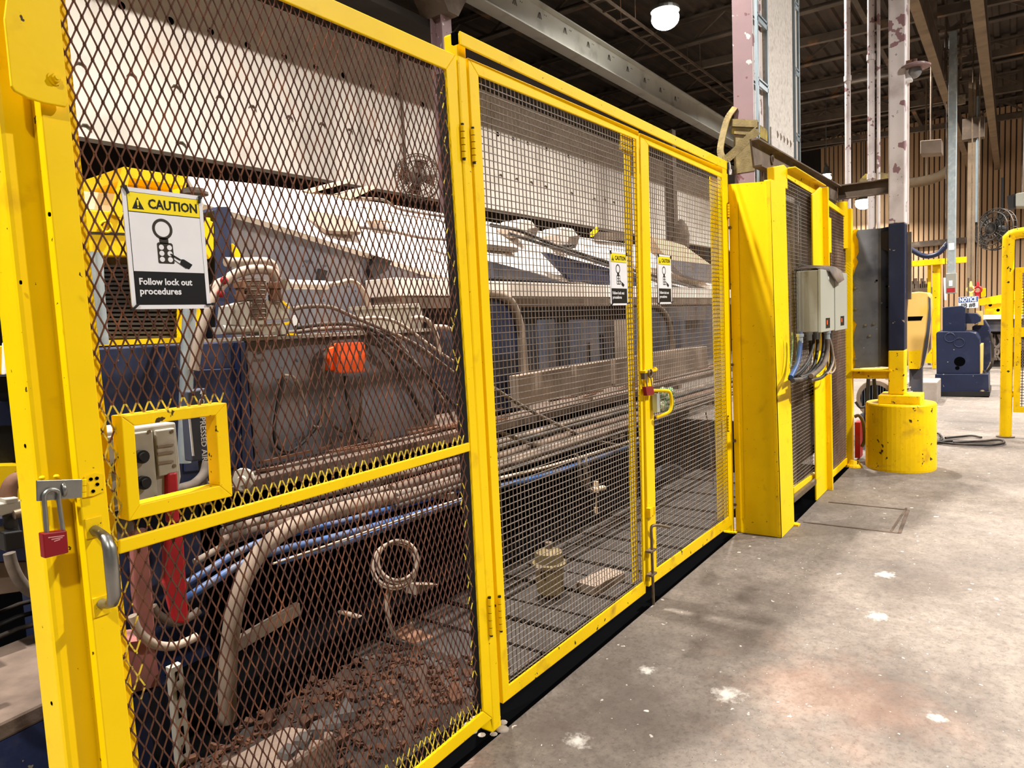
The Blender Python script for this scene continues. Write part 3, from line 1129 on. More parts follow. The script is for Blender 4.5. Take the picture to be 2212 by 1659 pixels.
# drop rod
rodx = PY(1407, 1200, -0.02).x
m_ = MB()
zr_t, zr_b = PY(1408, 1136, -0.025).z, 0.0
m_.hose([V(rodx + 0.11, -0.075, zr_t - 0.03), V(rodx + 0.05, -0.05, zr_t - 0.006), V(rodx + 0.012, -0.03, zr_t), V(rodx, -0.024, zr_t - 0.012), V(rodx, -0.024, zr_t - 0.06), V(rodx, -0.024, 0.2), V(rodx, -0.024, zr_b + 0.003)], 0.0075, 10)
part('drop_rod', m_, 'steel_worn', t2, 'bare rusty steel drop rod')
for py in (1190, 1242):
    z = PY(1407, py, -0.024).z
    m_ = MB()
    m_.box((rodx - 0.035, -0.036, z - 0.005), (rodx + 0.03, -0.002, z + 0.005))
    part('rod_guide', m_, 'steel_worn', t2, bevel=0.002)
m_ = MB()
p = PY(1406, 1104, -0.012)
m_.box(p + V(-0.03, -0.01, -0.028), p + V(0.02, 0.012, 0.022))
m_.cyl(p + V(0.02, -0.005, -0.02), p + V(0.02, -0.005, 0.02), 0.011, 8)
part('rod_keeper', m_, 'yellow_worn', t2, bevel=0.002)
# latch and handle
m_ = MB()
p = PY(1396, 802, -0.01)
m_.box(p + V(-0.055, -0.02, -0.006), p + V(0.085, 0.01, 0.006))
m_.cyl(p + V(0.085, -0.005, 0.0), p + V(0.10, -0.005, 0.002), 0.012, 10)
part('latch_bar', m_, 'yellow_worn', t2, bevel=0.002)
m_ = MB()
m_.box(p + V(-0.06, -0.018, -0.035), p + V(-0.03, 0.0, -0.006))
m_.box(p + V(0.035, -0.018, -0.035), p + V(0.06, 0.0, -0.006))
m_.ring(p + V(-0.005, -0.024, -0.01), (0, 1, 0), 0.02, 0.004, 18, 6)
part('latch_staple', m_, 'steel_worn', t2)
m_ = MB()
g0, g1 = PY(1413, 843, -0.012), PY(1414, 893, -0.012)
m_.hose([g0 + V(-0.02, 0, 0), g0 + V(0.02, -0.03, -0.003), g0 + V(0.06, -0.055, -0.012), g0 + V(0.075, -0.06, -0.05), g1 + V(0.075, -0.06, 0.03), g1 + V(0.055, -0.052, 0.0), g1 + V(0.0, -0.012, -0.02)], 0.009, 8)
part('pull_handle', m_, 'yellow', t2)
m_ = MB()
a, b = PY(1416, 850, -0.02), PY(1417, 890, -0.02)
m_.box((a.x - 0.018, -0.035, b.z), (a.x + 0.018, -0.01, a.z))
part('grip_sleeve', m_, 'galvanised', t2)
# small red padlock on the latch
q_ = [PY(x, yv, -0.03) for x, yv in ((1395, 836), (1411, 834), (1414, 852), (1398, 855))]
t = thing('padlock', 'small red padlock on the latch between the double gate leaves', 'padlock', q_[3])
m_ = MB()
m_.prism(q_[::-1], (0, 0.02, 0))
part('body', m_, 'padlock_red', t, bevel=0.002)
m_ = MB()
s0, s1 = PY(1398, 836, -0.02), PY(1409, 835, -0.02)
tp = PY(1399, 803, -0.026)
m_.hose([s0, (s0 * 0.4 + tp * 0.6) + V(-0.014, 0, 0), tp + V(-0.01, 0, 0.004), tp + V(0.008, 0, 0.004), (s1 * 0.4 + tp * 0.6) + V(0.014, 0, 0), s1], 0.0035, 8)
part('shackle', m_, 'steel', t)
# wadded green tape tied inside the mesh behind the handle
m_ = MB()
for i in range(9):
    c = PY(1432 + (i % 3) * 8, 850 + (i // 3) * 14 + (i % 2) * 4, 0.05 + 0.015 * (i % 2))
    m_.sphere(c, 0.028, 8, 6, 1.3)
single('tape_wad', 'wad of green and yellow tape behind the handle of the narrower leaf', 'tape', m_, 'green_tape')

# ================================================================ COLUMN GUARD AND FENCE BEYOND
t = thing('column_guard', 'tall yellow sheet steel guard wrapped round the foot of the building column', 'guard', (4.7, -0.15, 0))
gx = 4.592
ga = [PX(a, b, gx) for a, b in ((1573, 398), (1664, 391), (1689, 1163), (1590, 1150))]
ga[2].z = ga[3].z = 0.004
m_ = MB()
m_.prism(ga, (0.005, 0, 0))
part('side_sheet', m_, 'yellow', t)
gy0, gy1 = ga[1].y, ga[2].y
gb = [V(gx, gy0, ga[1].z + 0.012), V(4.90, gy0 - 0.012, PY(1702, 402, gy0).z), V(4.91, gy1, 0.004), V(gx, gy1, 0.004)]
m_ = MB()
m_.prism(gb, (0, 0.005, 0))
part('front_sheet', m_, 'yellow', t)
m_ = MB()
m_.bar(V(gx - 0.004, gy1 + 0.02, 0.02), V(gx - 0.004, gy0 + 0.012, ga[1].z), 0.022, 0.006, (1, 0, 0))
part('seam_strip', m_, 'yellow_worn', t)
m_ = MB()
m_.bar(V(gx - 0.003, ga[3].y - 0.05, 0.1), V(gx - 0.003, ga[0].y - 0.05, ga[0].z - 0.12), 0.02, 0.006, (1, 0, 0))
part('stiffener', m_, 'yellow', t)
m_ = MB()
for px, py in ((1577, 492), (1576, 614), (1582, 788), (1587, 952), (1588, 1090)):
    p = PX(px, py, gx)
    m_.cyl(p, p + V(-0.008, 0, 0), 0.011, 6)
part('bolt', m_, 'steel_worn', t)
m_ = MB()
m_.box((gx - 0.05, -0.02, 0), (gx + 0.02, 0.06, 0.012))
m_.box((gx + 0.30, gy1 - 0.03, 0), (gx + 0.36, gy1 + 0.04, 0.012))
part('foot_plate', m_, 'yellow_worn', t)
# hinge stile and jamb post between leaf and guard
t = thing('jamb_post', 'slim yellow jamb post between the narrower mesh leaf and the column guard', 'post', (4.57, 0.04, 0))
m_ = MB()
jx = PY(1573, 700, 0.01).x
m_.box((jx - 0.012, 0.004, 0), (4.588, 0.06, PY(1575, 380, 0.02).z))
part('tube', m_, 'yellow', t, bevel=0.003)

FY = -0.262
# fence bay beyond the guard
t = thing('mesh_fence_panel', 'dark square-mesh fence bay behind the grey enclosures with a yellow top channel', 'fence', (5.4, FY, 0.1))
tp = [PY(a, b, FY) for a, b in ((1701, 364), (1769.6, 404), (1757, 419), (1700, 384))]
m_ = MB()
m_.prism(tp, (0, 0.006, 0))
m_.prism([tp[0], tp[1], tp[1] + V(0, -0.05, 0), tp[0] + V(0, -0.05, 0)], (0, 0, 0.006))
part('top_channel', m_, 'yellow_worn', t)
xa, xb = 4.93, PY(1757, 700, FY).x
zta, ztb = PY(1705, 388, FY).z, PY(1757, 419, FY).z
zba, zbb = PY(1716, 1064, FY).z, PY(1766, 1026, FY).z
m_ = wires(lambda z: xa, lambda z: xb, lambda x: zba + (zbb - zba) * (x - xa) / (xb - xa), lambda x: zta + (ztb - zta) * (x - xa) / (xb - xa), 0.0254, FY + 0.01, 0.0034)
part('square_mesh', m_, ['wire_dark', 'wire'], t, kind='stuff')
m_ = MB()
m_.qy([(1715, 1054), (1765, 1020), (1768, 1030), (1715, 1075)], FY, FY + 0.03)
part('bottom_rail', m_, 'yellow', t)
m_ = MB()
m_.qy([(1715, 1076), (1773, 1028), (1774, 1036), (1716, 1086)], FY - 0.03, FY)
part('kick_plate', m_, 'steel_worn', t)
t = thing('channel_post', 'wide yellow channel post with a slanted top right beside the column guard', 'post', (4.8, FY, 0))
m_ = MB()
m_.qy([(1672.5, 360), (1694, 356), (1700, 362), (1702, 408), (1673.5, 398)], FY + 0.004, FY + 0.05)
m_.box((4.62, FY + 0.012, 0), (4.86, FY + 0.05, 2.29))
part('channel', m_, 'yellow', t, bevel=0.004)
t = thing('channel_post', 'yellow channel fence post with a slanted top behind the grey enclosures', 'post', (6.0, FY, 0))
fp = [PY(a, b, FY - 0.03) for a, b in ((1755, 420), (1772, 404), (1778, 406), (1789, 1060), (1764, 1060))]
fp[3].z = fp[4].z = 0.0
m_ = MB()
m_.prism(fp, (0, 0.012, 0))
part('web', m_, 'yellow', t, bevel=0.003)
m_ = MB()
m_.prism([fp[2], fp[3], fp[3] + V(-0.03, 0, 0), fp[2] + V(-0.03, 0, 0)], (0, -0.04, 0))
part('flange', m_, 'yellow', t, bevel=0.002)
t = thing('mesh_gate', 'narrow far gate of dark mesh in a yellow frame beside the charcoal plate', 'gate', (6.5, FY, 0.1))
GO = LY([(1780, 424), (1834, 464), (1839, 995), (1790, 1041)], FY)
GI = LY([(1789, 443), (1829, 470), (1835, 985), (1795, 1022)], FY)
for i, nm in enumerate(('top_rail', 'right_stile', 'bottom_rail', 'left_stile')):
    j = (i + 1) % 4
    q = MB()
    q.prism([GO[i], GO[j], GI[j], GI[i]], (0, 0.04, 0))
    part(nm, q, 'yellow', t, bevel=0.003)
m_ = wires(lambda z: GI[0].x, lambda z: GI[1].x, lambda x: GI[3].z + (GI[2].z - GI[3].z) * (x - GI[3].x) / (GI[2].x - GI[3].x), lambda x: GI[0].z + (GI[1].z - GI[0].z) * (x - GI[0].x) / (GI[1].x - GI[0].x), 0.0254, FY + 0.012, 0.004)
part('square_mesh', m_, ['wire_dark', 'rust_mesh'], t, kind='stuff')
for py0, py1 in ((470, 546), (886, 955)):
    a, b = PY(1786, py0, FY - 0.03), PY(1787, py1, FY - 0.03)
    m_ = MB()
    m_.box((a.x - 0.02, FY - 0.05, b.z), (a.x + 0.07, FY - 0.012, a.z))
    part('strap_hinge', m_, 'yellow', t, bevel=0.004)
t = thing('end_post', 'yellow round-topped end post of the far gate beside the charcoal plate', 'post', (7.05, -0.28, 0))
ex = PY(1837, 700, -0.28)
m_ = MB()
m_.box((ex.x - 0.06, -0.30, 0), (ex.x + 0.03, -0.25, PY(1837, 452, -0.28).z))
m_.cyl((ex.x - 0.10, -0.23, 2.0), (ex.x - 0.10, -0.23, PY(1825, 441, -0.23).z), 0.05, 14)
part('tube', m_, 'yellow', t, bevel=0.003)
m_ = MB()
p = PZ(1846, 1008, 0)
m_.lathe(p, (0, 0, 1), [(0, 0.07), (0.015, 0.065), (0.03, 0.05), (0.06, 0.035)], 12)
part('foot_plate', m_, 'yellow_worn', t)

# -- grey enclosures with conduits
def enclosure(lab, X0, X1, Yb, Yf, z0, z1, badge):
    t = thing('electrical_enclosure', lab, 'electrical box', ((X0 + X1) / 2, Yb, z0))
    q = MB()
    q.box((X0, Yf + 0.02, z0), (X1, Yb, z1))
    part('body', q, 'grey_paint', t, bevel=0.004)
    q = MB()
    q.box((X0 - 0.004, Yf, z0 - 0.004), (X1 + 0.004, Yf + 0.018, z1 + 0.004))
    part('door', q, 'enclosure_grey', t, bevel=0.004)
    q = MB()
    bx = X0 + (X1 - X0) * badge[0]
    q.box((bx, Yf - 0.002, z0 + badge[1]), (bx + 0.13, Yf, z0 + badge[1] + 0.07))
    pl = part('badge', q, 'sign_black', t, 'small black badge with a red square')
    q = MB()
    q.box((bx + 0.02, Yf - 0.003, z0 + badge[1] + 0.025), (bx + 0.05, Yf - 0.001, z0 + badge[1] + 0.055))
    part('badge_mark', q, 'tag_orange', pl)
    q = MB()
    q.cyl(((X0 + X1) / 2 + 0.02, Yf - 0.003, z1 - 0.05), ((X0 + X1) / 2 + 0.02, Yf, z1 - 0.05), 0.012, 10)
    part('lock', q, 'sign_white', t)
    q = MB()
    for xx in (X0 + 0.1, X1 - 0.1):
        q.box((xx - 0.03, Yb, z0 + 0.05), (xx + 0.03, FY - 0.032, z1 - 0.05))
    part('mounting_bracket', q, 'steel_worn', t)
    return t


ez1, ez0 = PX(1770, 583, 5.1).z, PX(1770, 717, 5.1).z
enclosure('nearer grey electrical enclosure with a draped rag on top', 5.09, 5.52, -0.29, -0.447, ez0, ez1, (0.33, 0.02))
ez3, ez2 = PY(1815, 589, -0.447).z, PY(1815, 712, -0.447).z
enclosure('farther grey electrical enclosure beside the end of the mesh fence', 5.56, 6.0, -0.29, -0.447, ez2, ez3, (0.42, 0.03))
# rag over the top
m_ = MB()
rt = ez1 + 0.012
rp = [V(5.12, -0.29, rt), V(5.3, -0.3, rt + 0.03), V(5.5, -0.3, rt + 0.015), V(5.75, -0.3, rt)]
m_.add([V(5.1, -0.27, rt), V(5.3, -0.28, rt + 0.035), V(5.52, -0.28, rt + 0.03), V(5.75, -0.28, rt - 0.01),
        V(5.16, -0.40, rt + 0.004), V(5.32, -0.44, rt + 0.02), V(5.52, -0.45, rt + 0.02), V(5.72, -0.46, rt - 0.005),
        V(5.30, -0.46, rt - 0.02), V(5.36, -0.47, rt - 0.06), V(5.50, -0.475, rt - 0.10), V(5.68, -0.48, rt - 0.07)],
       [(0, 1, 5, 4), (1, 2, 6, 5), (2, 3, 7, 6), (4, 5, 9, 8), (5, 6, 10, 9), (6, 7, 11, 10)], True)
rg = single('rag', 'grey brown dusty rag draped over the two grey enclosures', 'rag', m_, 'dusty_hose')
sm = rg.modifiers.new('solid', 'SOLIDIFY')
sm.thickness = 0.006
# cables below
cab = [('blue flexible conduit dropping from the nearer grey enclosure', 'blue_hose', [(1728, 716), (1728, 735), (1727, 755), (1722, 785), (1708, 815)], -0.37, 0.017),
       ('thick black cable looping below the enclosures, longest loop', 'rubber', [(1786, 716), (1786, 745), (1782, 775), (1765, 803), (1735, 818), (1712, 822)], -0.40, 0.015),
       ('grey flexible conduit curving down from the nearer enclosure front', 'dusty_hose', [(1787, 718), (1787, 735), (1787, 760), (1780, 785), (1768, 800), (1752, 812)], -0.43, 0.016),
       ('black cable sagging behind the blue conduit', 'rubber', [(1748, 716), (1752, 745), (1748, 780), (1728, 806), (1706, 818)], -0.33, 0.013),
       ('dark cable hanging in a short loop under the enclosures', 'rubber', [(1765, 716), (1766, 750), (1758, 790), (1740, 812), (1722, 818)], -0.35, 0.013),
       ('yellow cable in the bundle below the grey enclosures', 'yellow_worn', [(1779, 770), (1788, 785), (1786, 798), (1772, 812), (1760, 814)], -0.38, 0.012),
       ('pale grey cable looping right of the bundle below the enclosures', 'pale_hose', [(1791, 740), (1797, 760), (1802, 775), (1804, 795), (1796, 806), (1788, 800), (1789, 770), (1792, 752)], -0.40, 0.006),
       ('black cable looping second lowest in the bundle below the enclosures', 'rubber', [(1779, 718), (1779, 750), (1772, 780), (1752, 806), (1728, 816)], -0.38, 0.013),
       ('dark cable in the middle of the bundle below the enclosures', 'rubber', [(1757, 717), (1757, 745), (1746, 778), (1730, 800), (1714, 812)], -0.36, 0.011),
       ('dark grey cable looping up to the farther enclosure', 'rubber', [(1794, 715), (1795, 745), (1796, 770), (1792, 795), (1775, 815), (1750, 822)], -0.42, 0.012),
       ('thin green wire beside the guard edge under the nearer enclosure', 'green_tape', [(1711, 718), (1712, 740), (1710, 770), (1707, 795)], -0.34, 0.005),
       ('pale wire hanging in front of the cable bundle', 'pale_hose', [(1790, 725), (1797, 750), (1800, 780), (1793, 800), (1786, 808)], -0.44, 0.007)]
for lab, mm, pts, Y, r in cab:
    q = MB()
    q.hose(LY(pts, Y), r, 8)
    single('cable', lab, 'cable', q, mm, 'cables below the grey enclosures')
for px, Y in ((1728, -0.37), (1787, -0.43), (1748, -0.34), (1766, -0.36)):
    m_ = MB()
    a = PY(px, 717, Y)
    m_.lathe(V(a.x, Y, ez0), (0, 0, -1), [(0, 0.024), (0.02, 0.024), (0.021, 0.019), (0.06, 0.019), (0.062, 0.014)], 12)
    single('cable_gland', {1728: 'pale gland where the blue conduit leaves the nearer enclosure', 1787: 'pale gland at the front corner of the nearer enclosure', 1748: 'small dim gland behind the blue conduit', 1766: 'small dim gland in the middle under the nearer enclosure'}[px], 'gland', m_, 'galvanised')
m_ = MB()
for px in (1735, 1772):
    m_.box(PY(px, 820, FY + 0.03), PY(px + 8, 850, FY + 0.1))
m_.box(PY(1738, 838, FY + 0.03), PY(1752, 858, FY + 0.1))
single('cable_clamp_set', 'dim grey clamps hanging under the cable bundle behind the mesh', 'clamps', m_, 'panel_brown')

# ================================================================ MACHINE LINE BEHIND THE FENCE
def slab(name, label, cat, px, Y, depth, m, bevel=0.004, group=None):
    q = MB()
    q.qy(px, Y, Y + depth)
    return single(name, label, cat, q, m, group, bevel)


# bed with beam and top; dark back plate added to black out the space underneath
zbt = PY(541, 1038, 1.3).z
zbb = PY(536, 1068, 1.3).z
BED = t = thing('machine_bed', 'long dusty steel machine bed running behind the gates with a dark space beneath', 'machine bed', (4.5, 2.2, 0))
xb0 = PY(538, 1050, 1.3).x
m_ = MB()
m_.box((xb0, 1.3, zbb), (9.5, 1.38, zbt))
part('front_beam', m_, 'dust_brown', t, bevel=0.004)
m_ = MB()
m_.box((1.3, 1.38, zbb), (9.5, 3.6, zbb + 0.03))
m_.box((1.7, 1.40, zbb + 0.03), (9.5, 1.44, zbt + 0.01))
part('deck', m_, 'dust_brown', t)
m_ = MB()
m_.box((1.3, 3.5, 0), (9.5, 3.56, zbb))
part('added_dark_back', m_, 'wall_dark', t)
for X in (1.9, 3.9, 6.0, 8.0, 9.3):
    m_ = MB()
    m_.box((X, 2.6, 0), (X + 0.12, 3.4, zbb))
    part('leg', m_, 'slate', t)
m_ = MB()
rr = random.Random(11)
for i in range(46):
    X = rr.uniform(xb0, 8.5)
    Y = rr.uniform(1.33, 1.60)
    m_.bar((X, Y, zbt + 0.008 + rr.uniform(0, 0.015)), (X + rr.uniform(0.1, 0.4), Y + rr.uniform(-0.05, 0.05), zbt + 0.008 + rr.uniform(0, 0.015)), 0.012, 0.012)
part('scrap_bar', m_, 'rust_brown', t, kind='stuff')

# navy base and grey cabinet
t = thing('hydraulic_cabinet', 'large grey blue dented cabinet with hoses hanging down its front', 'cabinet', (2.6, 1.75, zbb))
m_ = MB()
c0, c1 = PY(531, 737, 1.66), PY(1060, 728, 1.66)
m_.box((c0.x, 1.66, zbb + 0.031), (3.5, 2.2, c0.z))
part('body', m_, 'grey_blue', t, bevel=0.006)
m_ = MB()
m_.box((c0.x - 0.02, 1.63, c0.z), (3.52, 2.22, c0.z + 0.02))
part('lid', m_, 'box_grey', t)
m_ = MB()
for i, (px, py) in enumerate(((600, 860), (650, 960), (560, 800), (690, 760))):
    p = PY(px, py, 1.657)
    m_.cyl(p, p + V(0, 0.004, 0), 0.009, 8)
part('bolt', m_, 'steel_worn', t, kind='stuff')
t = thing('navy_machine', 'navy blue dented machine base behind the viewing window', 'machine', (1.5, 1.5, 0.5))
m_ = MB()
n0 = PY(226, 752, 1.5)
n1 = PY(529, 742, 1.5)
m_.box((1.2, 1.5, zbb + 0.032), (n1.x, 2.3, n0.z))
part('body', m_, 'navy', t, bevel=0.006)
m_ = MB()
m_.qy([(520, 740), (530, 740), (534, 1010), (524, 1010)], 1.45, 1.5)
part('corner_post', m_, 'navy_clean', t)
m_ = MB()
m_.qy([(400, 800), (520, 795), (520, 1010), (400, 1020)], 1.485, 1.5)
part('cover', m_, 'navy', t, bevel=0.004)
m_ = MB()
m_.box((1.25, 1.5, 0), (1.7, 2.3, zbb - 0.002))
part('plinth', m_, 'navy', t)

# yellow housing with louvred door
t = thing('machine_housing', 'yellow machine housing with a dark louvred door behind the caution sign', 'machine', (1.6, 2.0, 1.4))
m_ = MB()
m_.qy([(172, 452), (455, 470), (460, 556), (195, 552)], 2.0, 2.9)
part('top_panel', m_, 'yellow_far', t, bevel=0.005)
m_ = MB()
m_.qy([(190, 500), (456, 510), (456, 514), (190, 505)], 1.995, 2.0)
part('seam', m_, 'black_plastic', t)
m_ = MB()
m_.qy([(222, 735), (392, 729), (392, 740), (222, 747)], 1.97, 2.1)
m_.qy([(392, 560), (440, 560), (430, 740), (392, 740)], 2.0, 2.1)
part('trim', m_, 'yellow_far', t)
m_ = MB()
m_.qy([(200, 552), (400, 556), (400, 740), (205, 745)], 2.08, 2.6)
part('door', m_, 'brown_steel', t)
sl0 = None
for i in range(17):
    y0 = 575 + i * 9.6
    a, b = PY(206, y0, 2.06), PY(398, y0 - 0.6, 2.06)
    m_ = MB()
    m_.bar(a, b, 0.03, 0.012)
    part('louvre_slat', m_, 'plate_dark', t)
m_ = MB()
m_.qy([(172, 412), (262, 420), (255, 458), (172, 450)], 2.2, 2.9)
part('pale_top', m_, 'machine_white', t)
m_ = MB()
m_.hose(LY([(205, 545), (208, 620), (214, 700), (218, 745)], 1.55), 0.03, 10)
part('side_pipe', m_, 'galvanised', t)
m_ = MB()
p = PY(228, 490, 1.99)
m_.ring(p, (0, 1, 0), 0.025, 0.007, 16, 6)
part('lifting_eye', m_, 'yellow_far', t)
# yellow hood
t = thing('yellow_hood', 'yellow angled sheet metal hood rising behind the top of the large caution sign', 'hood', (1.9, 2.3, 1.9))
m_ = MB()
m_.qy([(268, 360), (405, 382), (402, 402), (280, 384)], 2.0, 2.8)
part('top_sheet', m_, 'yellow_far', t)
m_ = MB()
m_.qy([(268, 360), (283, 366), (262, 470), (240, 462)], 1.98, 2.0)
part('side_sheet', m_, 'yellow_far', t)
m_ = MB()
m_.qy([(282, 384), (402, 402), (400, 440), (272, 428)], 2.15, 2.2)
part('inner_sheet', m_, 'yellow_worn', t)
slab('guard_strip', 'yellow guard plate right of the large caution sign', 'plate', [(441, 470), (462, 480), (462, 545), (452, 560), (441, 540)], 1.95, 0.03, 'yellow_far')
slab('guard_strip', 'small yellow triangular plate in front of the grey side panel', 'plate', [(503, 525), (516, 540), (528, 560), (506, 558)], 2.0, 0.02, 'yellow_far')
slab('red_bar', 'upright red bar behind the left stile near the top of the gate', 'bar', [(155, 278), (170, 284), (183, 440), (165, 440)], 2.6, 0.08, 'red_paint')
# navy upright behind
slab('navy_upright', 'navy blue upright with rounded top behind the right edge of the large caution sign', 'upright', [(463, 455), (470, 446), (490, 446), (499, 452), (501, 580), (520, 640), (500, 735), (465, 735)], 2.02, 0.2, 'navy')

# white inclined cover of the shear line
SHEAR = thing('shear_line', 'long white topped shear line machine with grey blue side panels running behind all the gates', 'machine', (4.5, 2.4, 0.9))
t = SHEAR
m_ = MB()
U = [PY(404, 381, 2.95), PY(560, 398, 2.95), PY(740, 424, 2.95), PY(985, 466, 2.95)]
Lw = [PY(440, 441, 2.3), PY(560, 474, 2.3), PY(740, 530, 2.3), PY(990, 608, 2.3)]
for i in range(3):
    m_.prism([U[i], U[i + 1], Lw[i + 1], Lw[i]], (0, 0.02, -0.03))
part('cover_plate', m_, 'machine_white', t)
m_ = MB()
m_.qy([(440, 444), (560, 477), (740, 533), (990, 611), (1010, 700), (1005, 735), (480, 735), (470, 560)], 2.32, 2.9)
part('side_panel', m_, 'grey_blue', t)
m_ = MB()
pl_ = [PY(657, 478, 2.50), PY(668, 462, 2.60), PY(760, 478, 2.60), PY(775, 508, 2.36), PY(700, 505, 2.36)]
m_.prism([a + V(0, -0.03, 0.02) for a in pl_], (0, 0.02, -0.02))
part('grey_insert', m_, 'panel_brown', t)
m_ = MB()
m_.prism([a + V(0, -0.045, 0.02) for a in (PY(785, 452, 2.66), PY(825, 460, 2.66), PY(842, 486, 2.5), PY(800, 482, 2.5))], (0, 0.01, -0.01))
part('sticker', m_, 'wood_pale', t)
m_ = MB()
m_.hose([PY(a, b, 2.52) + V(0, -0.05, 0.0) for a, b in ((760, 492), (830, 500), (900, 515), (960, 520), (1000, 530))], 0.012, 8)
m_.hose([PY(a, b, 2.85) + V(0, -0.05, 0.0) for a, b in ((770, 430), (820, 434), (850, 452), (900, 462), (985, 474))], 0.012, 8)
part('edge_hose', m_, 'dusty_hose', t)
m_ = MB()
m_.qy([(820, 545), (850, 556), (836, 585), (806, 600), (798, 580)], 2.27, 2.32)
m_.qy([(690, 580), (708, 585), (700, 610), (685, 605)], 2.3, 2.32)
part('slot', m_, 'black_plastic', t, kind='stuff')
m_ = MB()
m_.prism([PY(770, 503, 2.36) + V(0, -0.06, 0.01), PY(880, 520, 2.4) + V(0, -0.06, 0.01), PY(985, 590, 2.26), PY(985, 606, 2.26), PY(790, 545, 2.26)], (0, 0.02, 0))
part('lower_flap', m_, 'machine_white', t)
for i, px in enumerate(([(655, 412), (755, 386), (765, 392), (672, 417)], [(720, 424), (800, 400), (818, 404), (760, 430)])):
    for q0 in (px[0],):
        pass
    slab('pale_board', ['pale board lying on the machine cover, upper of two', 'pale board lying on the machine cover, lower and wider of two'][i], 'board', px, 2.9, 0.3, 'wood_pale', 0.002)

# dusty round fan
t = thing('fan', 'dusty round wire-caged fan hanging in front of the white fascia', 'fan', PY(900, 430, 4.4))
c = PY(902, 382, 4.4)
ax = (Vector((CAM.x, CAM.y, c.z)) - c).normalized()
for k, (R, d) in enumerate(((0.275, 0.0), (0.235, 0.05), (0.18, 0.07), (0.11, 0.085), (0.275, -0.1))):
    q = MB()
    q.ring(c + ax * d, ax, R, 0.007, 28, 6)
    part('cage_ring', q, 'dusty_hose', t)
q = MB()
u = ax.orthogonal().normalized()
v2 = ax.cross(u)
for i in range(44):
    a = 2 * math.pi * i / 44
    dr = u * math.cos(a) + v2 * math.sin(a)
    q.tube([c + ax * 0.095 + dr * 0.03, c + ax * 0.05 + dr * 0.235, c + dr * 0.275, c - ax * 0.1 + dr * 0.275], 0.004, 5)
part('cage_wire', q, 'dusty_hose', t, kind='stuff')
for i in range(4):
    q = MB()
    a = math.pi / 2 * i + 0.4
    dr = u * math.cos(a) + v2 * math.sin(a)
    tn = ax.cross(dr)
    q.add([c + dr * 0.04 - tn * 0.03, c + dr * 0.21 - tn * 0.08 + ax * 0.02, c + dr * 0.21 + tn * 0.08 - ax * 0.03, c + dr * 0.04 + tn * 0.03 - ax * 0.02], [(0, 1, 2, 3)])
    b_ = part('blade', q, 'rust_brown', t)
    sm = b_.modifiers.new('solid', 'SOLIDIFY')
    sm.thickness = 0.006
q = MB()
q.cyl(c - ax * 0.16, c + ax * 0.03, 0.06, 16)
part('motor', q, 'brown_steel', t)
q = MB()
q.bar(c - ax * 0.12, V(c.x + 0.03, 4.62, c.z), 0.05, 0.05)
q.bar(V(c.x + 0.03, 4.62, c.z - 0.05), V(c.x + 0.03, 4.62, 4.955), 0.03, 0.03)
part('arm', q, 'brown_steel', t)

# pipes and pump group on the cabinet lid
def pipe(lab, pts, Y, r, m, name='hose', cat='hose', group=None, sub=6, seg=8):
    q = MB()
    q.hose(LY(pts, Y) if not isinstance(Y, (list, tuple)) else [PY(a, b, yy) for (a, b), yy in zip(pts, Y)], r, seg, sub)
    return single(name, lab, cat, q, m, group)


t = thing('vent_pipe', 'grey upright pipe with a flanged cap behind the right edge of the large caution sign', 'pipe', PY(405, 800, 1.3))
m_ = MB()
m_.hose(LY([(420, 415), (417, 500), (410, 650), (403, 820), (398, 1000)], 1.42), 0.028, 12)
part('tube', m_, 'galvanised', t)
m_ = MB()
c = PY(419, 408, 1.42)
m_.lathe(c + V(0, 0, -0.03), (0, 0, 1), [(0, 0.03), (0.004, 0.058), (0.016, 0.058), (0.018, 0.045), (0.03, 0.044), (0.034, 0.01)], 18)
part('flange_cap', m_, 'dusty_hose', t)
pipe('thick pale dusty hose arching over the pump beside the large caution sign', [(418, 800), (428, 740), (442, 690), (463, 640), (495, 600), (540, 583), (585, 585), (598, 605)], 1.28, 0.022, 'pale_hose')
pipe('short thick hose behind the arching pale hose', [(448, 640), (470, 612), (505, 603)], 1.4, 0.018, 'pale_hose')
for px, py, lab in ((484, 606, 'small red tag on the arching pale hose, upper one'), (477, 634, 'small red tag below the arching pale hose, lower one')):
    m_ = MB()
    m_.sphere(PY(px, py, 1.25), 0.017, 8, 6)
    single('red_tag', lab, 'tag', m_, 'red_paint')
pipe('white capped horizontal pipe above the arching pale hose', [(487, 566), (530, 566), (578, 566), (592, 580), (594, 600)], 1.75, 0.024, 'pale_hose', 'pipe', 'pipe')
t = thing('pump', 'dusty brown pump with a mesh-wrapped motor and grey valve block on the cabinet lid', 'pump', PY(560, 730, 1.5))
m_ = MB()
m_.cyl(PY(545, 690, 1.55), PY(545, 605, 1.55), 0.062, 18)
part('motor', m_, 'dust_brown', t)
m_ = MB()
for i in range(9):
    p = PY(545, 608 + i * 10, 1.55)
    m_.ring(p, (0, 0, 1), 0.064, 0.003, 20, 5)
part('cooling_ring', m_, 'panel_brown', t, kind='stuff')
for k, qd in enumerate(([(503, 660), (540, 650), (542, 706), (498, 702)], [(542, 652), (570, 650), (572, 700), (544, 704)], [(574, 648), (626, 655), (624, 688), (576, 692)])):
    m_ = MB()
    m_.qy(qd, 1.5, 1.62)
    part('valve_block', m_, 'box_grey', t, bevel=0.004)
for px in (592, 600, 520):
    m_ = MB()
    m_.lathe(PY(px, 650, 1.5), (0, 0, 1), [(0, 0.028), (0.03, 0.028), (0.031, 0.02), (0.06, 0.02), (0.061, 0.03), (0.09, 0.03), (0.092, 0.01)], 10)
    part('fitting', m_, 'rust_brown', t)
m_ = MB()
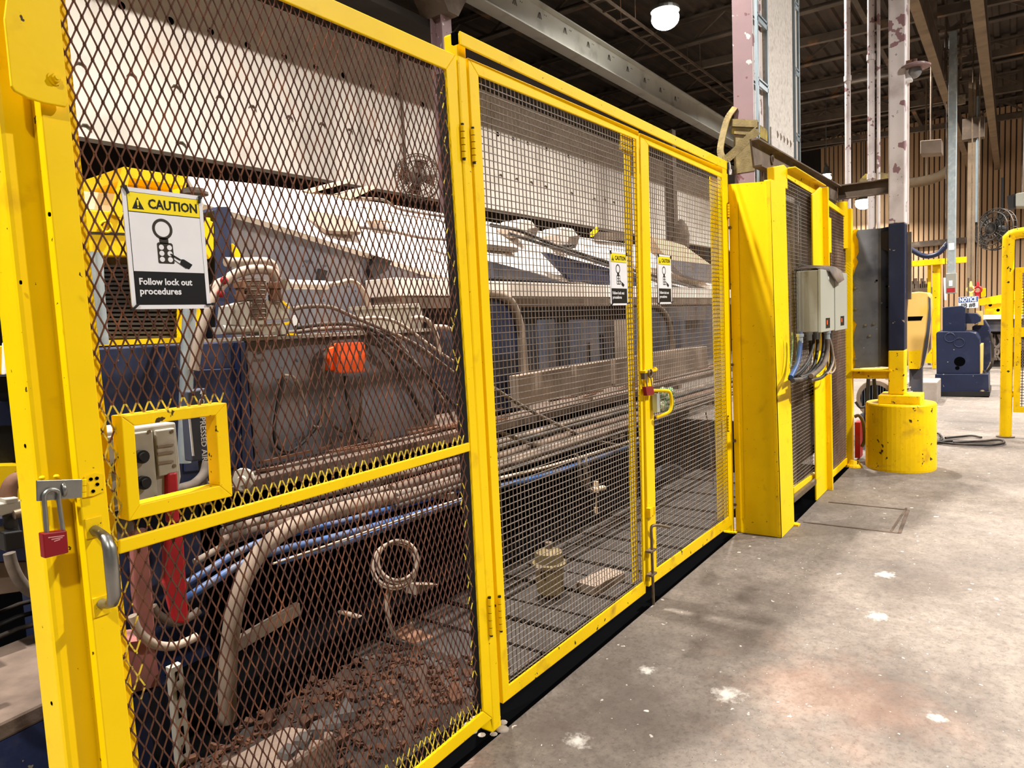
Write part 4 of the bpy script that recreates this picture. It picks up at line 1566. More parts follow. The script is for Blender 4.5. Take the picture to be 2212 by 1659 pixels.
m_.qy([(478, 706), (555, 704), (560, 722), (480, 722)], 1.58, 1.66)
m_.qy([(558, 702), (620, 697), (622, 722), (560, 724)], 1.55, 1.66)
m_.cyl(PY(480, 712, 1.52), PY(556, 709, 1.52), 0.022, 10)
part('manifold', m_, 'box_grey', t)
m_ = MB()
m_.bar(PY(604, 645, 1.48), PY(624, 665, 1.48), 0.006, 0.012)
m_.bar(PY(612, 700, 1.48), PY(632, 696, 1.48), 0.006, 0.012)
m_.bar(PY(618, 722, 1.48), PY(640, 722, 1.48), 0.006, 0.01)
part('yellow_strap', m_, 'yellow_far', t)
m_ = MB()
m_.prism(LY([(630, 682), (640, 680), (648, 700), (634, 704)], 1.46), (0, 0.004, 0))
part('paper_tag', m_, 'sign_white', t)
t = thing('white_roller', 'white capped roller lying behind the pump', 'roller', PY(660, 622, 1.8))
m_ = MB()
m_.cyl(PY(618, 614, 1.75), PY(706, 616, 1.75), 0.026, 16)
part('tube', m_, 'machine_white', t)
m_ = MB()
a = PY(617, 614, 1.74)
m_.cyl(a + V(-0.004, -0.005, 0), a + V(0.012, 0, 0), 0.031, 16)
m_.cyl(a + V(-0.008, -0.008, 0), a + V(0.0, -0.004, 0), 0.007, 8)
part('end_cap', m_, 'box_grey', t)
pipe('dusty hose running on from the white roller and dropping to the right', [(700, 614), (730, 612), (755, 606), (775, 616), (790, 640), (798, 665)], 1.75, 0.014, 'pale_hose')
for lab, pts, Y, r, m in (('dusty hose leaving the pump and sweeping down right, topmost of the sweep', [(630, 668), (665, 662), (715, 664), (765, 685), (830, 712), (900, 745), (960, 790), (1015, 830)], 1.56, 0.012, 'dusty_hose'),
                          ('dusty hose in the middle of the sweep below the small grey box', [(770, 690), (820, 687), (865, 700), (920, 740), (970, 775), (1015, 800)], 1.6, 0.012, 'pale_hose'),
                          ('dark hose sweeping from the pump steeply down to the machine bed', [(640, 707), (700, 700), (760, 700), (815, 718), (880, 770), (940, 830), (985, 880), (1015, 930)], 1.52, 0.013, 'rubber'),
                          ('lowest hose of the sweep lying along the cabinet lid', [(600, 722), (680, 712), (760, 708), (810, 712), (850, 730), (910, 800), (960, 870), (990, 930)], 1.6, 0.012, 'dusty_hose'),
                          ('dark hose hanging on the right part of the grey cabinet', [(790, 712), (815, 740), (860, 800), (900, 870), (925, 920), (935, 960)], 1.6, 0.012, 'rubber'),
                          ('ribbed flexible hose curling over beside the small grey box', [(888, 690), (905, 686), (925, 694), (940, 718), (947, 745), (950, 765)], 1.6, 0.016, 'pale_hose'),
                          ('pale hose end right of the ribbed flexible hose', [(938, 706), (965, 708), (985, 722), (993, 742)], 1.62, 0.017, 'pale_hose'),
                          ('looping flat black cable on the left of the grey cabinet', [(612, 812), (600, 870), (592, 930), (600, 965), (625, 975), (650, 960), (678, 930), (695, 905), (700, 890)], 1.63, 0.009, 'rubber'),
                          ('thin grey cord on the left of the grey cabinet', [(614, 810), (635, 815), (650, 840), (658, 880), (662, 900)], 1.63, 0.006, 'pale_hose'),
                          ('pale cord running down left of the orange box', [(740, 738), (718, 740), (703, 760), (697, 820), (698, 880), (693, 920), (676, 922)], 1.58, 0.009, 'dusty_hose'),
                          ('pale cord looping below the orange box', [(703, 760), (700, 860), (712, 905), (735, 930), (760, 930), (776, 905), (780, 850), (778, 812)], 1.60, 0.008, 'dusty_hose'),
                          ('black cord looping low below the orange box', [(745, 812), (748, 850), (758, 900), (770, 935), (790, 950), (808, 925)], 1.62, 0.008, 'rubber')):
    pipe(lab, pts, Y, r, m, group='hoses on the cabinet front')
t = thing('junction_box', 'small pale grey junction box at the back of the cabinet lid', 'electrical box', PY(856, 716, 1.9))
m_ = MB()
m_.qy([(802, 668), (912, 664), (914, 716), (806, 718)], 1.85, 2.0)
part('body', m_, 'box_grey', t, bevel=0.004)
m_ = MB()
m_.qy([(797, 660), (908, 655), (910, 664), (800, 668)], 1.83, 2.02)
part('lid', m_, 'box_grey', t, bevel=0.003)
t = thing('orange_box', 'bright orange warning box hanging on the grey cabinet', 'box', PY(750, 806, 1.58))
m_ = MB()
m_.qy([(730, 741), (784, 738), (790, 744), (789, 804), (732, 807), (727, 800)], 1.52, 1.56)
part('body', m_, 'tag_orange', t, bevel=0.008)
m_ = MB()
m_.qy([(712, 752), (730, 746), (732, 802), (713, 800)], 1.55, 1.60)
part('back_half', m_, 'tag_orange', t, bevel=0.006)
m_ = MB()
m_.qy([(775, 758), (779, 758), (779, 778), (775, 778)], 1.518, 1.52)
m_.qy([(734, 758), (736, 758), (737, 785), (735, 785)], 1.518, 1.52)
m_.qy([(719, 764), (723, 764), (723, 772), (719, 772)], 1.548, 1.55)
part('print', m_, 'rust_brown', t, kind='stuff')

# control box and compressed air sleeve seen in the viewing window
t = thing('control_box', 'dusty grey control box with round buttons behind the viewing window', 'control box', PY(300, 1100, 0.75))
m_ = MB()
m_.qy([(216, 934), (380, 912), (392, 1030), (386, 1062), (236, 1110)], 0.72, 0.9)
part('body', m_, 'box_grey', t, bevel=0.006)
m_ = MB()
m_.qy([(222, 945), (330, 930), (342, 1072), (238, 1100)], 0.705, 0.72)
part('cover', m_, 'box_grey', t, bevel=0.004)
m_ = MB()
m_.qy([(336, 930), (378, 924), (386, 1020), (344, 1030)], 0.705, 0.72)
part('side_cover', m_, 'box_grey', t, bevel=0.004)
for py0 in (962, 978, 998):
    m_ = MB()
    m_.bar(PY(340, py0 + 3, 0.703), PY(374, py0 - 2, 0.703), 0.006, 0.008)
    part('rib', m_, 'panel_brown', t)
for px, py in ((302, 986), (306, 1042), (254, 1010), (262, 1060)):
    m_ = MB()
    p = PY(px, py, 0.705)
    m_.cyl(p, p + V(0, -0.02, 0), 0.021, 16)
    m_.cyl(p + V(0, -0.02, 0), p + V(0, -0.03, 0), 0.014, 16)
    part('button', m_, 'black_plastic', t)
for px, py in ((244, 944), (321, 932), (370, 932), (336, 1074), (376, 1006)):
    m_ = MB()
    p = PY(px, py, 0.705)
    m_.cyl(p, p + V(0, -0.004, 0), 0.006, 10)
    part('screw', m_, 'steel_worn', t)
m_ = MB()
m_.cyl(PY(262, 1104, 0.80), PY(272, 1180, 0.80), 0.03, 14)
part('gland', m_, 'rubber', t)
t = thing('air_pipe', 'blue grey labelled compressed air sleeve on an upright pipe', 'pipe', PY(436, 1000, 0.95))
m_ = MB()
s_ = LY([(404, 846), (446, 838), (458, 990), (414, 998)], 0.95)
m_.prism(s_, (0, 0.05, 0))
part('sleeve', m_, 'slate', t, bevel=0.006)
top, bot = PY(429, 845, 0.947), PY(437, 992, 0.947)
dn = (bot - top).normalized()
upv = V(1, 0, 0) - dn * dn.x
upv.normalize()
L_ = (bot - top).length
text('lettering', 'COMPRESSED AIR', L_ * 0.118, bot - dn * (L_ * 0.895), dn, upv, 'sign_white', t, 0.0004)
m_ = MB()
ap = PY(437, 846, 0.946)
m_.prism([ap + V(-0.008, 0, -0.008), ap + V(0.008, 0, -0.008), ap + V(0.0, 0, 0.012)], (0, 0.002, 0))
m_.box(ap + V(-0.003, 0, -0.02), ap + V(0.003, 0.002, -0.008))
part('arrow', m_, 'sign_white', t)
m_ = MB()
m_.qy([(408, 905), (412, 905), (420, 985), (416, 985)], 0.947, 0.95)
part('print', m_, 'sign_white', t, kind='stuff')
m_ = MB()
m_.cyl(PY(436, 995, 0.98), PY(446, 1090, 0.98), 0.014, 10)
part('tube', m_, 'rubber', t)
pipe('grey dusty hose curving from the compressed air sleeve to the control box', [(447, 1000), (440, 1025), (420, 1045), (392, 1055), (375, 1060)], [0.94, 0.92, 0.88, 0.84, 0.82], 0.018, 'dusty_hose')
m_ = MB()
m_.lathe(PY(530, 1030, 1.1), (-0.7, -0.7, 0), [(0, 0.03), (0.03, 0.03), (0.032, 0.045), (0.06, 0.045), (0.062, 0.02), (0.09, 0.018)], 14)
single('pipe_union', 'round pale pipe union at the left end of the dusty front beam', 'fitting', m_, 'box_grey')

# red webbing and straps below the control box
for lab, px, Y, m in (('faded red strap hanging below the control box, left one', [(286, 1150), (318, 1140), (330, 1260), (338, 1380), (304, 1392), (290, 1280)], 0.72, 'dusty_red'),
                      ('bright red strap hanging below the viewing window, right one', [(360, 1140), (396, 1130), (404, 1260), (410, 1350), (378, 1345), (356, 1260)], 0.74, 'red_paint'),
                      ('short red strap running up behind the viewing window', [(362, 1022), (384, 1018), (388, 1080), (390, 1128), (366, 1132), (362, 1070)], 0.70, 'red_paint')):
    slab('red_strap', lab, 'strap', px, Y, 0.03, m, 0.008)
t = thing('pedestal', 'dusty red brown pedestal at the lower left behind the gate', 'pedestal', PY(300, 1600, 0.75))
m_ = MB()
m_.qy([(262, 1390), (330, 1380), (348, 1480), (274, 1500)], 0.85, 1.0)
part('red_collar', m_, 'dusty_red', t)
m_ = MB()
p0 = PY(300, 1490, 0.9)
m_.box((p0.x - 0.09, 0.86, 0), (p0.x + 0.10, 1.1, p0.z))
part('navy_column', m_, 'navy_clean', t)
m_ = MB()
p0 = PY(372, 1440, 0.8)
m_.box((p0.x - 0.012, 0.79, 0), (p0.x + 0.03, 0.82, p0.z))
part('slotted_strut', m_, 'box_grey', t)
m_ = MB()
for i in range(9):
    z = p0.z - 0.05 - i * 0.065
    m_.box((p0.x + 0.003, 0.786, z), (p0.x + 0.013, 0.792, z + 0.032))
part('slot', m_, 'black_hole', t, kind='stuff')
pipe('pale grey hose looping round the foot of the red straps', [(286, 1330), (300, 1365), (335, 1392), (375, 1396), (405, 1385), (425, 1375)], 0.68, 0.014, 'pale_hose')
pipe('second grey hose behind the loop at the red straps', [(330, 1310), (345, 1330), (380, 1345), (415, 1330), (430, 1318)], 0.76, 0.014, 'dusty_hose')

# dusty duct curving down and hose runs under the bed
pipe('thick dusty brown duct curving from the bed down to the floor', [(1040, 1030), (930, 1056), (800, 1085), (700, 1112), (620, 1145), (560, 1195), (520, 1270), (500, 1360), (492, 1460), (492, 1560), (498, 1700)], 0.92, 0.034, 'panel_brown', 'duct', 'duct', seg=14)
pipe('blue hose under the bed behind the lower diamond mesh, nearest of three', [(400, 1295), (450, 1262), (520, 1220), (600, 1190), (760, 1150), (1040, 1070)], 0.98, 0.017, 'blue_hose')
pipe('blue hose under the bed behind the lower diamond mesh, middle of three', [(400, 1262), (450, 1232), (520, 1190), (600, 1160), (760, 1122), (1040, 1045)], 1.02, 0.016, 'blue_hose')
pipe('blue hose under the bed behind the lower diamond mesh, farthest of three', [(420, 1215), (500, 1172), (600, 1135), (760, 1100), (1040, 1030)], 1.06, 0.015, 'dusty_hose')
pipe('bright blue tube with a pale upper edge hanging below the bed', [(600, 1216), (760, 1168), (900, 1118), (1040, 1070)], 0.86, 0.012, 'blue_hose', 'tube', 'tube')
pipe('thin pale rod lying along the bright blue tube', [(590, 1218), (760, 1160), (900, 1110), (1040, 1062)], 0.85, 0.005, 'pale_hose', 'rod', 'rod')
for i, (dy, Y, mm, lab) in enumerate(((0, 1.12, 'dust_brown', 'dusty cable tray edge under the front beam, topmost run'), (22, 1.08, 'dusty_hose', 'dusty cable run under the front beam, second run'),
                                      (40, 1.05, 'dust_brown', 'dusty cable run under the front beam, third run'))):
    pipe(lab, [(480, 1128 + dy), (560, 1104 + dy), (700, 1068 + dy), (850, 1030 + dy), (1060, 976 + dy)], Y, 0.02, mm, 'cable_run', 'cable run')
slab('support_plate', 'grey green horizontal plate under the curved dusty duct', 'plate', [(505, 1385), (648, 1302), (651, 1328), (500, 1418)], 1.05, 0.03, 'panel_brown')
q = MB()
c = PY(860, 1210, 0.75)
ax = (CAM - c).normalized()
for k in range(4):
    u = ax.orthogonal().normalized()
    q.ring(c + V(0.008 * (k % 2), 0.012 * k, -0.012 * k), (ax + V(0.1 * k, 0, 0.06 * (k - 1.5))).normalized(), 0.088 + 0.005 * k, 0.0075, 28, 6)
single('hose_coil', 'coil of dusty hose hanging under the bed behind the lower diamond mesh', 'hose coil', q, 'pale_hose')
pipe('single dusty hose loop hanging below the coil', [(838, 1262), (836, 1310), (845, 1355), (862, 1383), (882, 1380), (893, 1360), (890, 1345)], 0.8, 0.01, 'pale_hose')
slab('brace', 'dusty brown slanted brace right of the hose coil', 'brace', [(900, 1262), (960, 1262), (930, 1420), (888, 1420)], 1.15, 0.08, 'panel_brown')
t = thing('valve_group', 'dusty valve group low in the dark under the machine bed', 'valve', PY(780, 1500, 1.2))
m_ = MB()
m_.qy([(770, 1330), (822, 1330), (820, 1420), (776, 1440)], 1.2, 1.35)
part('body', m_, 'panel_brown', t, bevel=0.01)
m_ = MB()
m_.cyl(PY(752, 1395, 1.15), PY(772, 1460, 1.15), 0.022, 12)
m_.hose(LY([(752, 1400), (756, 1385), (770, 1392), (778, 1420), (790, 1470), (796, 1500)], 1.15), 0.014)
part('lever_pipe', m_, 'box_grey', t)
m_ = MB()
m_.cyl(PY(780, 1440, 1.28), V(PY(780, 1440, 1.28).x, 1.28, 0), 0.05, 12)
part('stem', m_, 'rust_brown', t)
# debris on the floor behind the gate
q = MB()
rr = random.Random(4)
nx, ny = 26, 14
vs_ = []
for j in range(ny):
    for i in range(nx):
        X = 1.0 + 1.3 * i / (nx - 1)
        Y = 0.16 + 0.62 * j / (ny - 1)
        e = min(i, nx - 1 - i, j, ny - 1 - j)
        h_ = 0.0 if e == 0 else 0.01 + 0.03 * rr.random() + 0.05 * max(0, math.sin((X - 1.2) * 3.2)) * (j / ny)
        vs_.append((X, Y, 0.002 + h_))
q.add(vs_, [(j * nx + i, j * nx + i + 1, (j + 1) * nx + i + 1, (j + 1) * nx + i) for j in range(ny - 1) for i in range(nx - 1)])
deb = single('debris_heap', 'brown scale and dirt heaped on the floor behind the diamond mesh gate', 'debris', q, 'dirt_dark')
deb['kind'] = 'stuff'
q = MB()
rr = random.Random(33)
for i in range(700):
    X = rr.uniform(1.0, 2.25)
    Y = rr.uniform(0.18, 0.76)
    sz = rr.uniform(0.004, 0.018) * (1.6 if i % 9 == 0 else 1)
    c = V(X, Y, 0.03 + 0.05 * max(0, math.sin((X - 1.2) * 3.2)) * (Y - 0.16) / 0.62)
    a = rr.uniform(0, 3.14)
    d1, d2 = V(math.cos(a), math.sin(a), rr.uniform(-0.4, 0.4)) * sz, V(-math.sin(a), math.cos(a), rr.uniform(-0.4, 0.4)) * sz * rr.uniform(0.4, 1)
    q.prism([c - d1 - d2, c + d1 - d2 * 0.6, c + d1 * 0.7 + d2, c - d1 * 0.8 + d2 * 0.7], (0, 0, sz * rr.uniform(0.3, 0.9)))
chips_ = single('scale_chips', 'loose rusty scale chips scattered over the debris behind the diamond mesh gate', 'debris', q, 'scale_rust')
chips_['kind'] = 'stuff'
q = MB()
p = [PY(a, b, 0.55) for a, b in ((941, 1414), (975, 1392), (1030, 1402), (1032, 1440), (990, 1442))]
q.prism(p, (0.02, 0.3, 0.02))
single('scale_slab', 'rust brown block lying on the debris beside the right stile of the left gate', 'block', q, 'rust_brown', bevel=0.004)
q = MB()
zc = 0.30
p = [PZ(a, b, zc) for a, b in ((470, 1650), (620, 1566), (725, 1578), (600, 1668))]
q.prism(p[::-1], (0, 0, -zc + 0.01))
bx = thing('dust_bin', 'dust covered brown box low at the foot of the curved duct', 'box', (sum(a.x for a in p) / 4, sum(a.y for a in p) / 4, 0))
part('body', q, 'dust_brown', bx, bevel=0.012)
q = MB()
c = (p[1] + p[2]) / 2 + V(0, 0, 0.0)
for i in range(5):
    q.prism([c + V(-0.14 + 0.06 * i, -0.08, 0.001), c + V(-0.10 + 0.06 * i, -0.07 + 0.02 * i, 0.001), c + V(-0.11 + 0.05 * i, -0.02, 0.001), c + V(-0.15 + 0.05 * i, -0.04, 0.001)], (0.01, 0.004, 0.012 + 0.006 * (i % 3)))
part('dust_lump', q, 'plate_dark', bx, kind='stuff')

# -- far part of the machine seen through the double gate
t = SHEAR
YR = 2.0
m_ = MB()
zr0, zr1 = PY(1200, 612, YR).z, PY(1200, 641, YR).z
m_.box((3.55, YR, zr1), (11.5, YR + 0.3, zr0))
part('white_rail', m_, 'machine_white', t, bevel=0.004)
m_ = MB()
m_.box((3.6, YR + 0.02, zr1 - 0.09), (11.5, YR + 0.28, zr1))
part('under_beam', m_, 'panel_brown', t)
m_ = MB()
UU = [PY(1050, 478, 2.9), PY(1200, 505, 2.9), PY(1380, 530, 2.9), PY(1560, 580, 2.9)]
LL = [PY(1050, 563, 2.3), PY(1200, 600, 2.3), PY(1380, 622, 2.3), PY(1560, 636, 2.3)]
for i in range(3):
    m_.prism([UU[i], UU[i + 1], LL[i + 1], LL[i]], (0, 0.02, -0.03))
part('cover_plate', m_, 'machine_white', t)
m_ = MB()
m_.qy([(1050, 562), (1120, 580), (1185, 600), (1220, 611), (1150, 606), (1050, 600)], 2.28, 2.4)
part('slate_wedge', m_, 'slate', t)
m_ = MB()
m_.qy([(1176, 544), (1310, 578), (1385, 594), (1385, 624), (1330, 622), (1262, 608), (1238, 608), (1205, 575)], 2.25, 2.3)
part('navy_plate', m_, 'navy', t, bevel=0.003)
m_ = MB()
m_.qy([(1405, 508), (1478, 530), (1540, 575), (1545, 606), (1500, 598), (1430, 545)], 2.35, 2.5)
part('cream_wedge', m_, 'wood_pale', t)
m_ = MB()
m_.qy([(1440, 560), (1540, 572), (1548, 612), (1500, 602), (1470, 590)], 2.2, 2.3)
part('grey_wedge', m_, 'grey_blue', t)
m_ = MB()
z_ = PY(1200, 690, YR + 0.2).z
m_.box((3.6, YR + 0.25, zbb + 0.031), (11.4, YR + 0.6, zr1 - 0.091))
part('back_panel', m_, 'slate', t)
m_ = MB()
m_.qy([(1398, 660), (1540, 650), (1540, 690), (1398, 694)], YR + 0.05, YR + 0.24)
part('grey_band', m_, 'grey_blue', t)
for k, px in enumerate(([(1118, 812), (1234, 792), (1234, 852), (1122, 882)], [(1246, 790), (1320, 778), (1322, 836), (1250, 856)], [(1330, 776), (1400, 765), (1400, 824), (1332, 836)], [(1406, 762), (1528, 748), (1530, 794), (1408, 822)])):
    m_ = MB()
    m_.qy(px, 1.5, 1.58)
    part('low_panel', m_, 'panel_brown', t, bevel=0.004)
for px in (1180, 1250, 1278, 1345, 1470):
    a = PY(px, 690, 1.9)
    m_ = MB()
    m_.box((a.x, 1.9, zbb + 0.032), (a.x + 0.14, 2.0, a.z))
    part('upright', m_, 'panel_brown' if px % 2 else 'slate', t)
m_ = MB()
for pts, Y in (([(1060, 486), (1120, 498), (1200, 530), (1300, 562), (1400, 592), (1560, 640)], 2.2), ([(1100, 505), (1180, 530), (1300, 570), (1400, 602), (1560, 648)], 2.18), ([(1200, 532), (1240, 530), (1225, 545), (1300, 566), (1560, 634)], 2.24)):
    m_.hose(LY(pts, Y), 0.018, 8)
part('dark_hose', m_, 'rubber', t)
m_ = MB()
m_.qy([(1055, 527), (1120, 535), (1118, 545), (1055, 540)], 2.4, 2.45)
m_.qy([(1290, 500), (1364, 505), (1364, 520), (1290, 517)], 2.8, 2.85)
part('dark_slot', m_, 'brown_steel', t, kind='stuff')
m_ = MB()
m_.bar(PY(1277, 508, 2.7), PY(1290, 494, 2.7), 0.03, 0.05)
part('yellow_mark', m_, 'yellow_far', t)
for k, (cx0, cy0, lab) in enumerate(((1139, 497, 'left'), (1228, 514, 'right'))):
    t2_ = thing('roller_housing', 'white hexagonal roller housing on the shear line, %s one of two' % lab, 'roller', PY(cx0, cy0 + 25, 2.5))
    q = MB()
    q.qy([(cx0 - 24, cy0 - 8), (cx0 - 12, cy0 - 24), (cx0 + 10, cy0 - 20), (cx0 + 22, cy0 - 4), (cx0 + 8, cy0 + 14), (cx0 - 12, cy0 + 14)], 2.5, 2.75)
    part('shell', q, 'machine_white', t2_, bevel=0.01)
    q = MB()
    q.qy([(cx0 + 6, cy0 + 12), (cx0 + 10, cy0 - 4), (cx0 + 26, cy0 - 6), (cx0 + 16, cy0 + 22), (cx0 + 2, cy0 + 22)], 2.45, 2.5)
    part('bracket', q, 'brown_steel', t2_)
# round belt guards
t = thing('belt_guard', 'navy arched belt guard with a pale rim at the left of the double gate', 'guard', PY(1100, 890, 1.6))
m_ = MB()
m_.qy([(1050, 636), (1083, 642), (1104, 664), (1118, 715), (1126, 800), (1128, 885), (1050, 895)], 1.62, 1.9)
part('plate', m_, 'navy', t)
m_ = MB()
m_.hose(LY([(1050, 632), (1086, 640), (1108, 660), (1124, 712), (1132, 800), (1134, 885)], 1.6), 0.035, 10)
part('rim', m_, 'panel_brown', t)
t = thing('belt_guard', 'dark arched belt guard behind the narrower mesh leaf', 'guard', PY(1425, 760, 1.8))
m_ = MB()
m_.qy([(1396, 662), (1420, 664), (1440, 690), (1450, 740), (1450, 775), (1396, 780)], 1.8, 2.0)
part('plate', m_, 'slate', t)
m_ = MB()
m_.hose(LY([(1396, 660), (1420, 662), (1442, 688), (1452, 740), (1452, 775)], 1.78), 0.03, 10)
part('rim', m_, 'brown_steel', t)
# bars lying along the bed on bracket arms
for X in (2.5, 4.3, 6.2, 8.1):
    m_ = MB()
    m_.box((X - 0.02, 0.66, zbb - 0.11), (X + 0.02, 1.31, zbb - 0.08))
    m_.prism([V(X - 0.02, 1.30, zbb - 0.11), V(X - 0.02, 1.30, zbb - 0.3), V(X - 0.02, 0.9, zbb - 0.11)], (0.04, 0, 0))
    part('bar_arm', m_, 'brown_steel', BED)
rr = random.Random(21)
zs_ = zbb - 0.08
for i, (Y, r, mm, lab, x1) in enumerate(((0.70, 0.012, 'rubber', 'thin dark bar, nearest the fence of the pile behind the double gate', 8.3), (0.76, 0.018, 'dust_brown', 'dust covered bar second from the fence in the pile behind the double gate', 8.9),
                                     (0.83, 0.016, 'dusty_hose', 'dusty grey bar in the middle of the pile behind the double gate', 8.6), (0.93, 0.022, 'dust_brown', 'thick dusty pale bar in the pile behind the double gate', 9.2),
                                     (1.02, 0.012, 'rust_brown', 'rusty bar near the back of the pile behind the double gate', 8.4), (1.12, 0.018, 'rubber', 'dark bar at the back of the pile behind the double gate, touching the bed', 9.0),
                                     (1.22, 0.02, 'dusty_hose', 'grey tube lying tight against the machine bed behind the double gate', 8.8))):
    q = MB()
    q.hose([V(2.15 + 0.07 * i, Y, zs_ + r), V(4.3, Y + rr.uniform(-0.02, 0.02), zs_ + r), V(6.2, Y, zs_ + r), V(x1, Y, zs_ + r)], r, 8)
    single('steel_bar', lab, 'bar', q, mm, 'bars along the machine bed')
for lab, pts, Y, r, m in (('bright blue hose low behind the wider mesh leaf', [(1078, 1050), (1180, 1025), (1300, 985), (1400, 950)], 0.75, 0.018, 'blue_hose'),
                          ('pale tube lying on the bright blue hose behind the wider mesh leaf', [(1078, 1034), (1180, 1010), (1300, 974), (1400, 940)], 0.8, 0.012, 'pale_hose'),
                          ('blue hose on the bed behind the wider mesh leaf, upper one', [(1150, 935), (1240, 912), (1340, 885), (1420, 865)], 1.25, 0.02, 'blue_hose'),
                          ('dark cable slanting down behind the wider mesh leaf, longer one', [(1066, 838), (1120, 872), (1200, 915), (1280, 950), (1350, 965)], 0.9, 0.012, 'dusty_hose'),
                          ('pale cable slanting into the dark behind the wider mesh leaf, shorter one', [(1066, 928), (1110, 945), (1150, 960), (1180, 962)], 0.9, 0.012, 'dusty_hose'),
                          ('fat slate blue roller lying behind the narrower mesh leaf', [(1410, 905), (1440, 896), (1475, 886)], 1.0, 0.07, 'slate'),
                          ('thin wire drooping behind the lower right corner of the narrower leaf', [(1525, 890), (1535, 960), (1540, 1040), (1541, 1070)], 0.5, 0.006, 'dusty_hose'),
                          ('thin curved cable low behind the narrower leaf', [(1480, 1060), (1495, 1085), (1520, 1100), (1535, 1098)], 0.9, 0.006, 'dusty_hose')):
    pipe(lab, pts, Y, r, m)
t = thing('filter_pot', 'dull yellow filter pot on the floor plates behind the wider mesh leaf', 'pot', PZ(1185, 1290, 0.06))
c = PZ(1190, 1284, 0.045)
m_ = MB()
m_.lathe(c, (0, 0, 1), [(0, 0.055), (0.02, 0.07), (0.15, 0.075), (0.16, 0.09), (0.175, 0.09), (0.18, 0.075), (0.23, 0.07), (0.25, 0.02)], 18)
part('pot', m_, 'pot_tan', t)
m_ = MB()
m_.cyl(c + V(0, 0, 0.25), c + V(0, 0, 0.28), 0.02, 12)
m_.bar(c + V(-0.12, 0, 0.17), c + V(0.12, 0, 0.17), 0.03, 0.02)
part('neck', m_, 'brown_steel', t)
t = thing('drive_wheel', 'dark round drive wheel in the shadow behind the narrower mesh leaf', 'wheel', PY(1450, 1110, 1.0))
c = PY(1448, 1052, 1.0)
m_ = MB()
m_.lathe(c, (-0.6, -0.8, 0), [(-0.06, 0.20), (-0.02, 0.21), (0.0, 0.19), (0.005, 0.09), (0.04, 0.08), (0.05, 0.03)], 24)
part('wheel', m_, 'slate', t)
m_ = MB()
m_.qy([(1470, 1030), (1490, 1030), (1492, 1110), (1472, 1120)], 0.98, 1.1)
part('bracket', m_, 'panel_brown', t)
m_ = MB()
m_.bar((c.x, 1.1, 0), (c.x, 1.1, c.z), 0.1, 0.1)
part('stand', m_, 'slate', t)
t = thing('wiring_bundle', 'tangle of thin dusty wires with a small valve hanging behind the wider leaf', 'wiring', PY(1290, 1080, 0.7))
m_ = MB()
rr = random.Random(9)
for i in range(7):
    pts = [PY(1250 + rr.uniform(-10, 20), 985 + rr.uniform(-8, 8), 0.72), PY(1262 + rr.uniform(-14, 24), 1030 + rr.uniform(-8, 8), 0.7 + rr.uniform(-0.04, 0.04)), PY(1278 + rr.uniform(-14, 10), 1058, 0.7), PY(1288, 1062, 0.7)]
    m_.hose(pts, 0.004, 5, 4)
part('wire_tangle', m_, 'dusty_hose', t, kind='stuff')
m_ = MB()
m_.cyl(PY(1288, 1040, 0.7), PY(1288, 1064, 0.7), 0.016, 10)
m_.cyl(PY(1280, 1058, 0.7), PY(1304, 1054, 0.7), 0.018, 10)
m_.cyl(PY(1288, 1066, 0.7), PY(1288, 1100, 0.7), 0.006, 8)
m_.cyl(PY(1287, 1096, 0.7), PY(1288, 1108, 0.7), 0.012, 8)
part('valve', m_, 'wood_pale', t)
# floor plates
t = thing('floor_plates', 'row of dark dusty steel floor plates laid behind the double gate', 'floor plates', (3.5, 0.8, 0))
m_ = MB()  # black sheet painting the shade in the gaps between the plates
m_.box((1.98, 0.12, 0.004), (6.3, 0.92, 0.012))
part('painted_shadow', m_, 'black_hole', t)
X = 2.0
fp0 = None
i = 0
while X < 6.1:
    wpl = (0.16, 0.22, 0.19)[i % 3]
    m_ = MB()
    m_.box((X, 0.14, 0.02), (X + wpl, 0.9, 0.032 + 0.006 * (i % 2)))
    part('plate', m_, 'plate_dark', t)
    X += wpl + 0.035
    i += 1
q = MB()
q.qy([(1310, 1165), (1420, 1130), (1430, 1160), (1360, 1190), (1312, 1190)], 0.9, 1.3)
single('low_block', 'dusty low steel block behind the meeting stile of the double gate', 'block', q, 'panel_brown', bevel=0.006)
q = MB()
a, b = PZ(1265, 1272, 0.06), PZ(1330, 1240, 0.06)
q.bar(a, b, 0.12, 0.05)
single('low_block', 'small dusty bar lying on the floor plates behind the wider leaf', 'block', q, 'panel_brown')

# -- machinery visible left of the gate post
slab('yellow_rail', 'yellow machine rail seen left of the gate post, upper', 'rail', [(-40, 748), (70, 745), (70, 806), (-40, 812)], 1.7, 0.1, 'yellow_far')
slab('white_clip', 'white cable clip on the yellow rail left of the gate post', 'clip', [(10, 740), (18, 738), (17, 808), (9, 810)], 1.66, 0.03, 'sign_white')
slab('louvre_board', 'dark louvred board left of the gate post', 'panel', [(-40, 815), (80, 810), (90, 1000), (-40, 1005)], 1.8, 0.1, 'black_plastic')
slab('navy_strip', 'navy strip across the dark louvred board left of the gate post', 'panel', [(-40, 868), (70, 866), (75, 918), (-40, 922)], 1.75, 0.05, 'navy_clean')
slab('yellow_rail', 'yellow machine rail seen left of the gate post, lower', 'rail', [(-40, 1006), (80, 1003), (90, 1090), (-40, 1095)], 1.7, 0.1, 'yellow_worn')
pipe('rusty pipe elbow left of the gate post', [(18, 1085), (20, 1055), (32, 1038), (50, 1036), (70, 1040)], 1.2, 0.026, 'rust_brown', 'pipe_elbow', 'pipe')
t = thing('valve_block', 'grey valve block with a black solenoid left of the gate post', 'valve', PY(40, 1200, 1.2))
m_ = MB()
